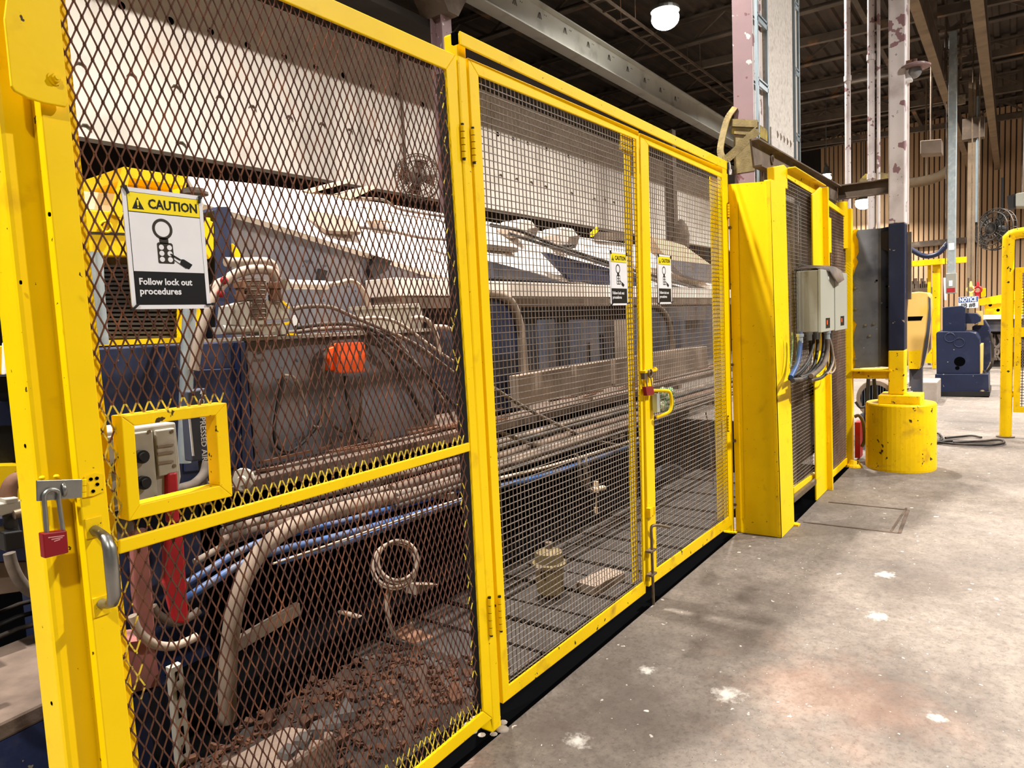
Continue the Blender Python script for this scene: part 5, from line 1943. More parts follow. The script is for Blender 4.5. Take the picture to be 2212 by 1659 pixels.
m_.qy([(-10, 1090), (48, 1080), (52, 1100), (-8, 1118)], 1.15, 1.3)
m_.qy([(10, 1078), (40, 1074), (42, 1088), (12, 1094)], 1.15, 1.25)
part('block', m_, 'box_grey', t, bevel=0.004)
m_ = MB()
m_.cyl(PY(30, 1112, 1.15), PY(52, 1106, 1.15), 0.016, 10)
part('plug', m_, 'steel_worn', t)
m_ = MB()
m_.qy([(8, 1152), (50, 1146), (54, 1184), (12, 1192)], 1.12, 1.25)
part('solenoid', m_, 'black_plastic', t, bevel=0.004)
m_ = MB()
m_.cyl(PY(20, 1112, 1.2), PY(28, 1152, 1.2), 0.02, 10)
part('stem', m_, 'rubber', t)
slab('navy_block', 'navy block behind the valve block left of the gate post', 'machine', [(-40, 1122), (80, 1112), (90, 1210), (-40, 1216)], 1.4, 0.2, 'navy_clean')
pipe('grey hose drooping from the solenoid left of the gate post', [(20, 1195), (26, 1220), (40, 1250), (62, 1275), (90, 1285)], 1.1, 0.018, 'dusty_hose')
slab('scrap_heap', 'dusty scrap iron lying low left of the gate post', 'scrap', [(-40, 1216), (95, 1212), (100, 1270), (-40, 1290)], 1.5, 0.4, 'panel_brown')
q = MB()
p = [PZ(a, b, 0.33) for a, b in ((-60, 1420), (130, 1345), (150, 1490), (-60, 1590))]
q.prism(p[::-1], (0, 0, -0.06))
tt = thing('plinth', 'pale dusty slab on a navy and green base at the lower left corner', 'plinth', (sum(a.x for a in p) / 4, sum(a.y for a in p) / 4, 0))
part('slab', q, 'dust_brown', tt, 'pale dusty slab', bevel=0.01)
q = MB()
q.prism([a * 1.0 + V(0, 0, -0.06) for a in p][::-1], (0, 0, -0.26))
part('base', q, 'navy', tt)
q = MB()
for i in range(3):
    y0 = 1300 + i * 26
    q.tube([PZ(-40, y0 + 40, 0.36), PZ(40, y0 + 6, 0.36), PZ(100, y0 - 10, 0.36)], 0.01, 6)
single('chain_slings', 'dark chain slings lying on the floor beyond the pale slab', 'chain', q, 'rubber')

# ================================================================ COLUMNS ABOVE THE GUARD
t = thing('building_column', 'tall maroon grey steel building column rising behind the column guard', 'column', (5.05, 0.0, 0))
Xc = 4.96
yl, yr_ = PX(1584, 200, Xc).y, PX(1627, 200, Xc).y
m_ = MB()
m_.box((Xc, yr_, 0), (Xc + 0.02, yl, 7.4))
part('flange', m_, 'lilac_steel', t, bevel=0.002)
m_ = MB()
m_.box((Xc + 0.02, (yl + yr_) / 2 - 0.008, 0), (Xc + 0.18, (yl + yr_) / 2 + 0.008, 7.4))
part('web', m_, 'lilac_steel', t)
m_ = MB()
m_.box((Xc + 0.18, yr_ - 0.004, 0), (Xc + 0.2, yl, 7.4))
m_.box((Xc, yr_ - 0.003, 0), (Xc + 0.2, yr_, 7.4))
part('pale_edge', m_, 'peel_steel', t)
m_ = MB()
z0, z1 = PX(1610, 372, Xc).z, PX(1610, 290, Xc).z
m_.box((Xc - 0.003, yr_ - 0.004, z0), (Xc, yl + 0.002, z1))
part('yellow_patch', m_, 'webbing', t)


def ladder(lab, Y, xa_, xb_, z0_, z1_, pitch):
    t = thing('cable_riser', lab, 'cable tray', ((xa_ + xb_) / 2, Y, z0_))
    for X in (xa_, xb_):
        q = MB()
        q.box((X - 0.012, Y - 0.006, z0_), (X + 0.012, Y + 0.012, z1_))
        part('rail', q, 'cable_tray', t)
    z = z0_ + 0.1
    while z < z1_:
        q = MB()
        q.box((xa_, Y - 0.006, z), (xb_, Y + 0.006, z + 0.03))
        q.box((xa_, Y - 0.006, z + 0.045), (xb_, Y + 0.006, z + 0.055))
        part('rung', q, 'cable_tray', t)
        z += pitch
    q = MB()
    q.tube([(xa_ + 0.09, Y + 0.05, z0_), (xa_ + 0.1, Y + 0.05, z1_)], 0.02, 8)
    part('cable', q, 'rubber', t)
    q = MB()
    q.tube([(xa_ + 0.2, Y + 0.05, z0_), (xa_ + 0.19, Y + 0.05, z1_)], 0.028, 8)
    part('cable', q, 'machine_white', t, 'white cable')
    q = MB()
    q.tube([(xb_ - 0.1, Y + 0.055, z0_), (xb_ - 0.1, Y + 0.055, z1_)], 0.018, 8)
    part('cable', q, 'rubber', t)
    return t


Yl = yr_ - 0.03
ladder('upright cable ladder with dark and white cables between the maroon column and the white column', Yl, PY(1637, 200, Yl).x, PY(1658, 200, Yl).x, 1.2, 7.4, 0.42)
t = thing('white_column', 'broad rough white fireproofed column with a row of marks near its lower edge', 'column', (5.9, -0.02, 0))
Yw = Yl - 0.005
wx0, wx1 = PY(1660, 200, Yw).x, PY(1713, 200, Yw).x
m_ = MB()
m_.box((wx0, Yw, 0), (wx1, Yw + 0.08, 7.4))
part('shaft', m_, 'white_plaster', t, bevel=0.008)
m_ = MB()
zc_ = PY(1690, 278, Yw).z
m_.box((wx0 + 0.02, Yw - 0.012, 1.0), (wx1 - 0.04, Yw, zc_ - 0.05))
part('base_sheet', m_, 'white_plaster', t, bevel=0.003)
for i in range(5):
    p = PY(1680 + i * 7, 290 + i * 5, Yw - 0.012)
    m_ = MB()
    m_.prism([p + V(-0.02, 0, 0.02), p + V(0.025, 0, 0.0), p + V(-0.01, 0, -0.03)], (0, -0.004, 0))
    part('bolt_mark', m_, 'panel_brown', t)
ladder('upright cable ladder on the far side of the white column', Yw, wx1 + 0.06, PY(1726, 200, Yw).x, 1.2, 7.4, 0.5)

# brown channel frame
t = thing('channel_brace', 'brown steel channel frame bracing the white column to the bollard column', 'frame', (6, -0.2, 2.4))
Yc = -0.15
a, b = PY(1623, 300, Yc), PY(1809, 404, Yc)
zt = (a.z + b.z) / 2
hh = a.z - PY(1626, 328, Yc).z + 0.09
m_ = MB()
m_.prism([a, b, b + V(0, 0, -hh), a + V(0.06, 0, -hh)], (0, 0.012, 0))
m_.prism([a, b, b + V(0, -0.045, 0), a + V(0, -0.045, 0)], (0, 0, -0.01))
m_.prism([a + V(0.06, 0, -hh), b + V(0, 0, -hh), b + V(0, -0.045, -hh), a + V(0.06, -0.045, -hh)], (0, 0, 0.01))
part('channel', m_, 'brown_steel', t)
m_ = MB()
for px, py in ((1668, 345), (1740, 388), (1762, 398)):
    p = PY(px, py, Yc - 0.004)
    m_.ring(p, (0, 1, 0), 0.028, 0.008, 14, 6)
part('bolt_hole', m_, 'brown_steel', t)
Xe = b.x
e0, e1 = PX(1811, 404, Xe), PX(1922, 389, Xe)
hz2 = e0.z - PX(1812, 432, Xe).z
m_ = MB()
m_.prism([e0, e1, e1 + V(0, 0, -hz2), e0 + V(0, 0, -hz2)], (0.012, 0, 0))
m_.prism([e0, e1, e1 + V(-0.05, 0, 0), e0 + V(-0.05, 0, 0)], (0, 0, 0.01))
m_.prism([e0 + V(0, 0, -hz2), e1 + V(0, 0, -hz2), e1 + V(-0.05, 0, -hz2), e0 + V(-0.05, 0, -hz2)], (0, 0, 0.01))
part('channel', m_, 'brown_steel', t)

# webbing straps
def ribbon(pts, wdt, m, name, label, thick=0.006, side=(0, 0, 1)):
    q = MB()
    P_ = smooth_path(pts, 5)
    for i in range(len(P_) - 1):
        q.bar(P_[i], P_[i + 1], thick, wdt, side)
    return single(name, label, 'strap', q, m)


q = MB()
zs_ = PX(1610, 283, 4.95).z
for dz, k in ((0.0, 0.0), (0.05, 0.012)):
    q.prism([V(Xc - 0.012 - k, yr_ - 0.02 - k, zs_ + dz - 0.045), V(Xc - 0.012 - k, yl + 0.012 + k, zs_ + dz), V(Xc - 0.012 - k, yl + 0.012 + k, zs_ + dz + 0.05), V(Xc - 0.012 - k, yr_ - 0.02 - k, zs_ + dz + 0.005)], (0.009, 0, 0))
q.box((Xc - 0.02, yr_ - 0.035, zs_ - 0.05), (Xc + 0.2, yr_ - 0.028, zs_ + 0.03))
single('webbing_strap', 'grimy yellow webbing wrapped round the maroon column', 'strap', q, 'webbing')
ribbon([PX(a, b, x) for a, b, x in ((1636, 282, 4.88), (1612, 304, 4.86), (1592, 324, 4.84), (1570, 343, 4.82), (1560, 346, 4.82))], 0.055, 'webbing', 'webbing_strap', 'webbing strap slanting down from the maroon column to the header beam', 0.008)
ribbon([PX(a, b, x) for a, b, x in ((1588, 232, 4.96), (1572, 255, 4.93), (1562, 290, 4.9), (1556, 325, 4.86), (1562, 345, 4.84))], 0.045, 'webbing', 'webbing_strap', 'loop of grey webbing hanging left of the maroon column', 0.008, (0, 1, 0))
m_ = MB()
m_.tube([PX(1574, 344, 4.84), PX(1577, 358, 4.84), PX(1577, 366, 4.84)], 0.005, 6)
m_.box(PX(1574.5, 366, 4.84), PX(1580, 377, 4.85) + V(0.01, 0, 0))
single('strap_tag', 'small white tag dangling from the webbing by the header beam', 'tag', m_, 'sign_white')

# ================================================================ BOLLARD COLUMN AND CHARCOAL PLATE
bc = V(7.16, -0.683, 0)
t = thing('drum_bollard', 'scuffed yellow drum bollard with a square block on top', 'bollard', bc)
zb_ = PX(1943, 876, 6.9).z
m_ = MB()
m_.lathe(bc, (0, 0, 1), [(0, 0.284), (0.02, 0.286), (zb_ * 0.55, 0.283), (zb_ - 0.012, 0.283), (zb_, 0.275), (zb_ + 0.001, 0.0)], 48)
part('drum', m_, 'yellow_worn', t)
m_ = MB()
m_.box((bc.x - 0.17, bc.y - 0.17, zb_), (bc.x + 0.17, bc.y + 0.16, zb_ + 0.075))
part('block', m_, 'yellow_worn', t, bevel=0.006)
t = thing('square_column', 'square steel column with peeling grey paint, navy below and yellow at the foot, standing on the drum bollard', 'column', bc + V(0, 0, zb_))
X0 = 7.075
cl_, cr_ = PX(1919, 200, X0).y, PX(1955, 200, X0).y
z_y, z_n = PX(1940, 757, X0).z, PX(1940, 482, X0).z
for nm, z0_, z1_, mm in (('yellow_foot', zb_ + 0.076, z_y, 'yellow_worn'), ('navy_band', z_y, z_n, 'navy_clean'), ('upper_shaft', z_n, 7.4, 'peel_steel')):
    m_ = MB()
    m_.box((X0, cr_, z0_), (X0 + 0.2, cl_, z1_))
    part(nm, m_, mm, t, bevel=0.008)
m_ = MB()
z_c = PX(1950, 498, X0).z
m_.box((X0 + 0.19, cr_ - 0.03, z_c - 0.6), (X0 + 0.25, cr_, z_c))
part('rusty_strip', m_, 'brown_steel', t)
m_ = MB()
m_.box((X0 + 0.18, cr_ - 0.012, z_n), (X0 + 0.2, cr_, 7.4))
part('pale_edge', m_, 'machine_white', t)

t = thing('steel_plate_column', 'charcoal folded steel plate with smeared yellow paint along its left edge', 'plate', (7.15, -0.45, 0.9))
Xp = 7.12
jag = [(1852, 497), (1903, 493), (1903, 792), (1846, 796), (1848, 770), (1843, 740), (1846, 715), (1850, 700), (1843, 690), (1842, 640), (1845, 615), (1842, 600), (1848, 580), (1854, 566), (1850, 556), (1855, 545), (1854, 520), (1849, 508)]
m_ = MB()
m_.prism(LX(jag, Xp), (0.012, 0, 0))
part('left_face', m_, 'charcoal', t)
p1, p2 = PX(1903, 493, Xp), PX(1903, 792, Xp)
p3, p4 = PX(1923, 489, Xp + 0.1), PX(1923, 793, Xp + 0.1)
m_ = MB()
m_.prism([p1, p3, p4, p2], (0.012, 0, 0))
part('right_face', m_, 'charcoal', t)
m_ = MB()
m_.prism(LX([(1838, 498), (1852, 494), (1858, 500), (1858, 796), (1838, 796)], Xp + 0.016), (0.01, 0, 0))
part('yellow_edge', m_, 'yellow_worn', t)
m_ = MB()
for px, py in ((1848, 622), (1849, 667), (1870, 702), (1888, 699), (1848, 775), (1879, 725)):
    p = PX(px, py, Xp)
    m_.cyl(p, p + V(-0.008, 0, 0), 0.012, 8)
part('bolt', m_, 'steel', t)
m_ = MB()
for px, py in ((1915, 619), (1916, 664), (1894, 606)):
    p = PX(px, py, Xp)
    m_.cyl(p + V(0.02, 0, 0), p + V(-0.006, 0, 0), 0.009, 8)
part('bolt_hole', m_, 'black_hole', t)
m_ = MB()
m_.prism(LX([(1903, 500), (1922, 498), (1922, 545), (1912, 540), (1903, 537)], Xp - 0.002), (0.001, 0, 0))
part('dark_opening', m_, 'wall_dark', t)
t = thing('cross_shelf', 'yellow angle shelf carrying the charcoal plate between end post and bollard column', 'shelf', (7.1, -0.5, 0.8))
s0, s1 = PX(1842, 801, 7.08), PX(1926, 801, 7.08)
m_ = MB()
m_.box((7.02, s1.y, s0.z), (7.3, s0.y, s0.z + 0.012))
part('flange', m_, 'yellow_worn', t)
m_ = MB()
m_.box((7.10, s1.y, PX(1880, 818, 7.1).z), (7.115, s0.y, s0.z))
part('web', m_, 'yellow_worn', t)

# dome camera
t = thing('dome_camera', 'white dome security camera under a round hood on the peeling column', 'camera', PX(1965, 160, 7.15))
c = PX(1976, 150, 7.15)
m_ = MB()
m_.lathe(c + V(0, 0, 0.01), (0, 0, 1), [(0, 0.12), (0.012, 0.122), (0.03, 0.09), (0.04, 0.05), (0.05, 0.03)], 24)
part('hood', m_, 'lilac_steel', t)
m_ = MB()
m_.sphere(c + V(0, 0, -0.02), 0.055, 16, 10)
part('dome', m_, 'glass_dome', t)
m_ = MB()
a = PX(1965, 163, 7.15)
m_.box(a + V(-0.03, -0.02, -0.05), a + V(0.05, 0.06, 0.05))
part('wall_bracket', m_, 'sign_white', t, bevel=0.008)
m_ = MB()
m_.cyl(c + V(0, 0, 0.05), c + V(0, 0, 0.085), 0.018, 10)
m_.bar(c + V(0, 0, 0.07), c + V(0, 0.1, 0.07), 0.02, 0.03)
part('arm', m_, 'rust_brown', t)

# vertical conduits
for lab, pa, pb, X, r in (('thin pale upright conduit between the white column and the peeling column, left one', (1825, 22), (1832, 412), 9.6, 0.034), ('thicker pale pair of upright conduits just left of the peeling column', (1878, 8), (1882, 492), 9.0, 0.036)):
    a, b = PX(pa[0], pa[1], X), PX(pb[0], pb[1], X)
    t = thing('conduit', lab, 'conduit', (b.x, b.y, b.z))
    m_ = MB()
    m_.cyl(V(X, b.y, 0.0), V(X, b.y, 6.8), r, 12)
    part('tube', m_, 'peel_steel', t)
    if r > 0.035:
        m_ = MB()
        m_.cyl(V(X, b.y - 0.075, 0.0), V(X, b.y - 0.075, 6.8), 0.018, 10)
        part('tube', m_, 'peel_steel', t)
    for z in (2.9, 4.2, 5.5):
        m_ = MB()
        m_.cyl(V(X, b.y, z), V(X, b.y, z + 0.06), r * 1.25, 12)
        part('coupling', m_, 'peel_steel', t)
    m_ = MB()
    m_.box((X - 0.06, b.y - 0.1, 6.76), (X + 0.06, b.y + 0.1, 6.84))
    part('bracket', m_, 'peel_steel', t)
slab_y = thing('yellow_junction', 'yellow painted steel gusset behind the brown channel near the pale conduits', 'gusset', PX(1900, 390, 9.9))
m_ = MB()
m_.prism(LX([(1855, 390), (1870, 375), (1885, 378), (1900, 372), (1922, 376), (1922, 395), (1860, 402)], 9.9), (0.05, 0, 0))
m_.bar(PX(1880, 385, 9.92), V(9.92, PX(1880, 385, 9.92).y, 6.8), 0.05, 0.05)
part('gusset', m_, 'webbing', slab_y)

# motor and guard behind the bollard
t = thing('motor', 'grey finned electric motor low behind the drum bollard', 'motor', PX(1890, 900, 7.9))
c = PX(1893, 862, 7.9)
m_ = MB()
axm = V(-1, 0.25, 0).normalized()
m_.lathe(c, axm, [(-0.45, 0.17), (-0.1, 0.175), (-0.09, 0.20), (0.0, 0.20), (0.02, 0.19), (0.0212, 0.15)], 28)
part('body', m_, 'panel_brown', t)
u = axm.cross(V(0, 0, 1)).normalized()
m_ = MB()
m_.cyl(c + axm * 0.021, c + axm * 0.024, 0.148, 28)
part('fan_recess', m_, 'black_hole', t)
for i in range(11):
    d = -0.13 + 0.026 * i
    h_ = math.sqrt(max(0.001, 0.148 ** 2 - d * d))
    m_ = MB()
    m_.bar(c + axm * 0.028 + u * d - V(0, 0, h_), c + axm * 0.028 + u * d + V(0, 0, h_), 0.008, 0.012)
    part('grille_bar', m_, 'slate', t)
m_ = MB()
for i in range(14):
    a = math.pi * (0.0 + i / 13.0)
    dr = u * math.cos(a) + V(0, 0, 1) * math.sin(a)
    m_.bar(c - axm * 0.42 + dr * 0.18, c - axm * 0.12 + dr * 0.18, 0.01, 0.03, dr)
part('fin', m_, 'box_grey', t, kind='stuff')
m_ = MB()
m_.box((c.x, c.y - 0.15, 0), (c.x + 0.35, c.y + 0.15, c.z - 0.16))
part('foot', m_, 'slate', t)
m_ = MB()
m_.bar(PX(1876, 818, 7.6), PX(1868, 935, 7.6), 0.03, 0.03)
m_.bar(PX(1888, 818, 7.6), PX(1897, 935, 7.6), 0.03, 0.03)
single('support_strut', 'dark A-shaped strut in front of the grey motor', 'strut', m_, 'black_plastic')
m_ = MB()
m_.box(PX(1846, 912, 7.3), PX(1858, 990, 7.3) + V(0.15, 0, 0))
single('red_box', 'red metal box standing between end post and drum bollard', 'box', m_, 'red_paint', bevel=0.004)
m_ = MB()
m_.hose(LX([(1846, 900), (1856, 898), (1865, 915), (1867, 950), (1862, 965)], 7.3), 0.016, 8)
single('hose', 'short grey hose arching over the red metal box', 'hose', m_, 'dusty_hose')
m_ = MB()
m_.hose(LX([(1848, 868), (1858, 880), (1872, 878)], 7.5), 0.012, 8)
single('hose', 'black hose under the grey motor beside the end post', 'hose', m_, 'rubber')
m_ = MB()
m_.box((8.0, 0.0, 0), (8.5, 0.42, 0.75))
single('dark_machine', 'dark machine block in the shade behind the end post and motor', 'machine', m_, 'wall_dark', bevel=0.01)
t = thing('belt_cover', 'tall tan and yellow rounded belt cover behind the square column', 'guard', PX(1985, 790, 8.6))
Xg = 8.6
m_ = MB()
prof = [(1967, 632), (1985, 630), (2004, 632), (2008, 640), (2009, 665), (2004, 720), (1996, 770), (1991, 790), (1986, 797), (1962, 797), (1958, 760), (1958, 690), (1962, 645)]
m_.prism(LX(prof, Xg), (0.35, 0, 0))
part('shell', m_, 'guard_tan', t, bevel=0.01)
m_ = MB()
m_.prism(LX([(1961, 684), (1994, 683), (1990, 692), (1961, 693)], Xg - 0.004), (0.004, 0, 0))
part('slot', m_, 'black_hole', t)
m_ = MB()
m_.prism(LX([(2005, 640), (2010, 645), (2011, 690), (2004, 750), (1995, 790), (1990, 797), (1993, 770), (2001, 715), (2006, 665)], Xg - 0.01), (0.012, 0, 0))
part('grey_rim', m_, 'slate', t)
m_ = MB()
m_.prism(LX([(1962, 758), (1990, 756), (1986, 797), (1962, 797)], Xg - 0.005), (0.004, 0, 0))
part('yellow_band', m_, 'yellow_worn', t)
m_ = MB()
m_.box((Xg + 0.1, PX(1985, 790, Xg).y - 0.02, 0), (Xg + 0.2, PX(1985, 790, Xg).y + 0.1, PX(1985, 790, Xg).z))
part('stand', m_, 'slate', t)
m_ = MB()
a = PZ(1978, 870, 0)
m_.box((a.x - 0.1, a.y - 0.28, 0), (a.x + 0.6, a.y + 0.2, 0.32))
single('concrete_block', 'grey concrete block on the floor behind the drum bollard', 'block', m_, 'concrete_block', bevel=0.012)
m_ = MB()
a = PX(1975, 835, 10.8)
m_.box((10.8, a.y - 0.03, 0), (10.85, a.y + 0.03, a.z + 0.4))
pl2 = thing('perforated_post', 'short perforated steel post behind the belt cover', 'post', (10.8, a.y, 0))
part('post', m_, 'slate', pl2)
m_ = MB()
for i in range(8):
    m_.cyl((10.798, a.y, 0.15 + i * 0.09), (10.80, a.y, 0.15 + i * 0.09), 0.014, 8)
part('hole', m_, 'machine_white', pl2, kind='stuff')
# cable on floor
for lab, pts in (('black cable lying in a long loop on the floor right of the drum bollard', [(2012, 953), (2040, 957), (2080, 960), (2140, 961), (2168, 957), (2160, 950), (2120, 953), (2060, 956)]),
                 ('black cable curling up on the floor close behind the drum bollard', [(2008, 938), (2025, 936), (2033, 942), (2034, 950), (2020, 956), (2045, 953), (2058, 953)]),
                 ('thin dark cable stretched on the floor towards the rail post', [(2042, 946), (2075, 943), (2100, 941), (2120, 945)])):
    q = MB()
    q.hose([PZ(a, b, 0.02) for a, b in pts], 0.012, 6)
    single('floor_cable', lab, 'cable', q, 'rubber')

# ================================================================ RIGHT BACKGROUND
# blue machine
t = thing('blue_machine', 'navy blue machine with a rounded lower body, square head and thick base in the aisle', 'machine', (13.2, -0.85, 0))
XB_ = 13.0
m_ = MB()
bp = LX([(2020, 808), (2135, 808), (2136, 848), (2018, 850)], XB_ - 0.05)
m_.prism(bp, (0.9, 0, 0))
part('base', m_, 'navy_clean', t, bevel=0.01)
m_ = MB()
fp_ = LX([(2016, 846), (2138, 846), (2138, 856), (2014, 856)], XB_ - 0.1)
m_.prism([V(a.x, a.y, max(0, a.z)) for a in fp_], (1.0, 0, 0))
part('foot', m_, 'black_plastic', t)
m_ = MB()
m_.prism(LX([(2023, 808), (2022, 720), (2026, 716), (2095, 716), (2108, 720), (2115, 732), (2117, 750), (2117, 808)], XB_), (0.7, 0, 0))
part('body', m_, 'navy_clean', t, bevel=0.012)
m_ = MB()
m_.prism(LX([(2117, 745), (2122, 745), (2121, 808), (2115, 808)], XB_ + 0.02), (0.6, 0, 0))
part('worn_edge', m_, 'guard_tan', t)
m_ = MB()
m_.prism(LX([(2036, 716), (2036, 664), (2078, 660), (2085, 664), (2084, 716)], XB_ + 0.15), (0.6, 0, 0))
part('head', m_, 'navy_clean', t, bevel=0.01)
m_ = MB()
m_.prism(LX([(2084, 676), (2110, 677), (2118, 684), (2118, 694), (2110, 699), (2084, 699)], XB_ + 0.3), (0.3, 0, 0))
part('nose', m_, 'navy_clean', t, bevel=0.008)
m_ = MB()
m_.prism(LX([(2108, 672), (2122, 672), (2124, 702), (2104, 702), (2118, 696), (2120, 684)], XB_ + 0.62), (0.1, 0, 0))
part('yellow_flange', m_, 'guard_tan', t)
m_ = MB()
m_.prism(LX([(2100, 808), (2100, 705), (2126, 690), (2136, 706), (2140, 730), (2140, 780), (2130, 800)], XB_ + 0.75), (0.4, 0, 0))
part('rear_body', m_, 'navy', t, bevel=0.01)
m_ = MB()
p = PX(2073, 781, XB_)
m_.cyl(p + V(-0.003, 0, 0), p + V(0.01, 0, 0), 0.075, 20)
p = PX(2068, 795, XB_)
m_.cyl(p + V(-0.003, 0, 0), p + V(0.01, 0, 0), 0.03, 14)
part('hole', m_, 'black_hole', t)
m_ = MB()
for px, py in ((2052, 729), (2072, 740)):
    p = PX(px, py, XB_ - 0.005)
    m_.ring(p, (1, 0, 0), 0.07, 0.008, 18, 5)
part('round_cover', m_, 'navy', t)
m_ = MB()
m_.hose(LX([(2125, 800), (2128, 815), (2127, 830), (2120, 845)], XB_ + 0.1), 0.015, 6)
m_.hose(LX([(2140, 720), (2144, 750), (2143, 785), (2130, 805)], XB_ + 0.4), 0.02, 6)
part('cable', m_, 'rubber', t)
m_ = MB()
m_.sphere(PX(2130, 842, XB_), 0.05, 8, 6)
m_.sphere(PX(2122, 847, XB_ - 0.05), 0.04, 8, 6)
part('fitting', m_, 'steel_worn', t)

# notice sign
t = thing('notice_sign', 'white notice sign with a blue band above the blue machine', 'sign', PX(2092, 668, 13.6))
q_ = LX([(2069, 642), (2104, 641), (2114, 664), (2070, 667)], 13.6)
m_ = MB()
A_ = PX(2070, 667, 13.6)
W_ = (PX(2113, 665, 13.6) - A_)
ux_ = V(0, -1, 0.02).normalized()
Lw_ = abs(W_.y)
Hh = PX(2070, 642, 13.6).z - A_.z


def NP(u, v_, d=0.0):
    return A_ + ux_ * (u * Lw_) + V(0, 0, 1) * (v_ * Hh) + V(-d, 0, 0)


m_.prism([NP(0, 0), NP(1, 0), NP(1, 1), NP(0, 1)], (0.01, 0, 0))
part('board', m_, 'sign_white', t)
m_ = MB()
m_.prism([NP(0.02, 0.52, 0.003), NP(0.98, 0.52, 0.003), NP(0.98, 0.97, 0.003), NP(0.02, 0.97, 0.003)], (0.002, 0, 0))
part('blue_band', m_, 'sign_blue', t)
text('lettering', 'NOTICE', Hh * 0.5, NP(0.06, 0.58, 0.004), ux_, (0, 0, 1), 'sign_white', t, 0.004, fit=Lw_ * 0.86)
text('lettering', 'JIB #8', Hh * 0.48, NP(0.14, 0.1, 0.002), ux_, (0, 0, 1), 'sign_black', t, 0.002, fit=Lw_ * 0.72)
m_ = MB()
m_.cyl(NP(0.5, 0.0) + V(0.03, 0, -0.1), NP(0.5, 1.0) + V(0.03, 0, 0.3), 0.012, 8)
part('hanger', m_, 'steel_worn', t)

# near yellow rail and mesh gate at right edge
t = thing('guard_rail', 'yellow tubular guard rail with rounded corner standing at the right edge', 'rail', (9.12, -1.45, 0))
r0 = PZ(2172, 944, 0)
zt_ = PX(2172, 506, r0.x).z
m_ = MB()
m_.hose([r0, r0 + V(0, 0, zt_ * 0.5), r0 + V(0, 0, zt_ - 0.12), r0 + V(0.0, -0.02, zt_ - 0.03), r0 + V(0, -0.12, zt_), r0 + V(0, -0.6, zt_), r0 + V(0, -1.2, zt_)], 0.055, 14)
part('tube', m_, 'yellow_worn', t)
m_ = MB()
m_.cyl(r0, r0 + V(0, 0, 0.012), 0.085, 16)
part('foot', m_, 'steel_worn', t)
m_ = MB()
m_.cyl(r0 + V(0, 0, 0), r0 + V(0, -1.2, 0), 0.001, 4)
zr = PX(2185, 718, r0.x).z
m_ = MB()
m_.box((r0.x - 0.024, r0.y - 0.22, zr - 0.05), (r0.x + 0.024, r0.y - 0.04, zr + 0.05))
part('gate_bracket', m_, 'yellow', t)
m_ = MB()
p = PX(2190, 852, r0.x)
m_.sphere(p, 0.03, 8, 6)
m_.cyl(p + V(0, 0.12, 0.02), p + V(0, -0.05, 0.02), 0.012, 8)
part('latch', m_, 'yellow_worn', t)
t = thing('mesh_gate', 'yellow framed perforated gate cut by the right edge of the photo', 'gate', (9.12, -1.8, 0.4))
g0 = PX(2197, 578, r0.x)
g1 = PX(2197, 890, r0.x)
m_ = MB()
m_.box((r0.x - 0.03, g0.y - 0.045, g1.z), (r0.x + 0.03, g0.y + 0.015, g0.z))
part('stile', m_, 'yellow_worn', t)
m_ = MB()
m_.box((r0.x - 0.03, g0.y - 0.9, g1.z), (r0.x + 0.03, g0.y - 0.045, g1.z + 0.06))
part('bottom_rail', m_, 'yellow_worn', t)
m_ = MB()
m_.box((r0.x - 0.03, g0.y - 0.9, g0.z - 0.06), (r0.x + 0.03, g0.y - 0.045, g0.z))
part('top_rail', m_, 'yellow_worn', t)
m_ = MB()
yy = g0.y - 0.06
while yy > g0.y - 0.9:
    m_.box((r0.x - 0.003, yy - 0.004, g1.z + 0.05), (r0.x + 0.003, yy + 0.004, g0.z - 0.05))
    yy -= 0.03
zz = g1.z + 0.06
while zz < g0.z - 0.05:
    m_.box((r0.x - 0.003, g0.y - 0.9, zz - 0.004), (r0.x + 0.003, g0.y - 0.045, zz + 0.004))
    zz += 0.03
part('mesh', m_, 'wire', t, kind='stuff')

# yellow jib crane post and arm far behind
t = thing('jib_crane', 'yellow jib crane post with gusseted foot and a short arm behind the tan belt cover', 'crane', PZ(2005, 786, 0))
Xj = 18.5
a, b = PX(2013, 780, Xj), PX(2030, 780, Xj)
zj = PX(2020, 566, Xj).z
m_ = MB()
m_.box((Xj, b.y, 0), (Xj + 0.2, a.y, zj))
part('post', m_, 'yellow_far', t)
m_ = MB()
a2, b2 = PX(2003, 700, Xj + 0.1), PX(2010, 700, Xj + 0.1)
m_.box((Xj + 0.1, b2.y, 0.8), (Xj + 0.2, a2.y, zj))
part('rear_post', m_, 'yellow_worn', t)
m_ = MB()
m_.prism(LX([(1992, 783), (2014, 750), (2014, 785)], Xj - 0.02), (0.1, 0, 0))
m_.prism(LX([(2030, 750), (2040, 780), (2030, 785)], Xj - 0.02), (0.1, 0, 0))
part('gusset', m_, 'yellow_far', t)
m_ = MB()
m_.box((Xj - 0.1, PX(2090, 570, Xj).y, PX(2020, 572, Xj).z), (Xj + 0.1, PX(1964, 570, Xj).y, PX(2020, 560, Xj).z))
part('arm', m_, 'yellow_worn', t)
pipe2 = MB()
pipe2.hose(LX([(1964, 536), (1990, 551), (2010, 553), (2030, 545), (2048, 525)], 17), 0.05, 8)
single('blue_hose_bundle', 'sagging bundle of blue hoses between the square column and the grey hanging post', 'hose', pipe2, 'navy_clean')
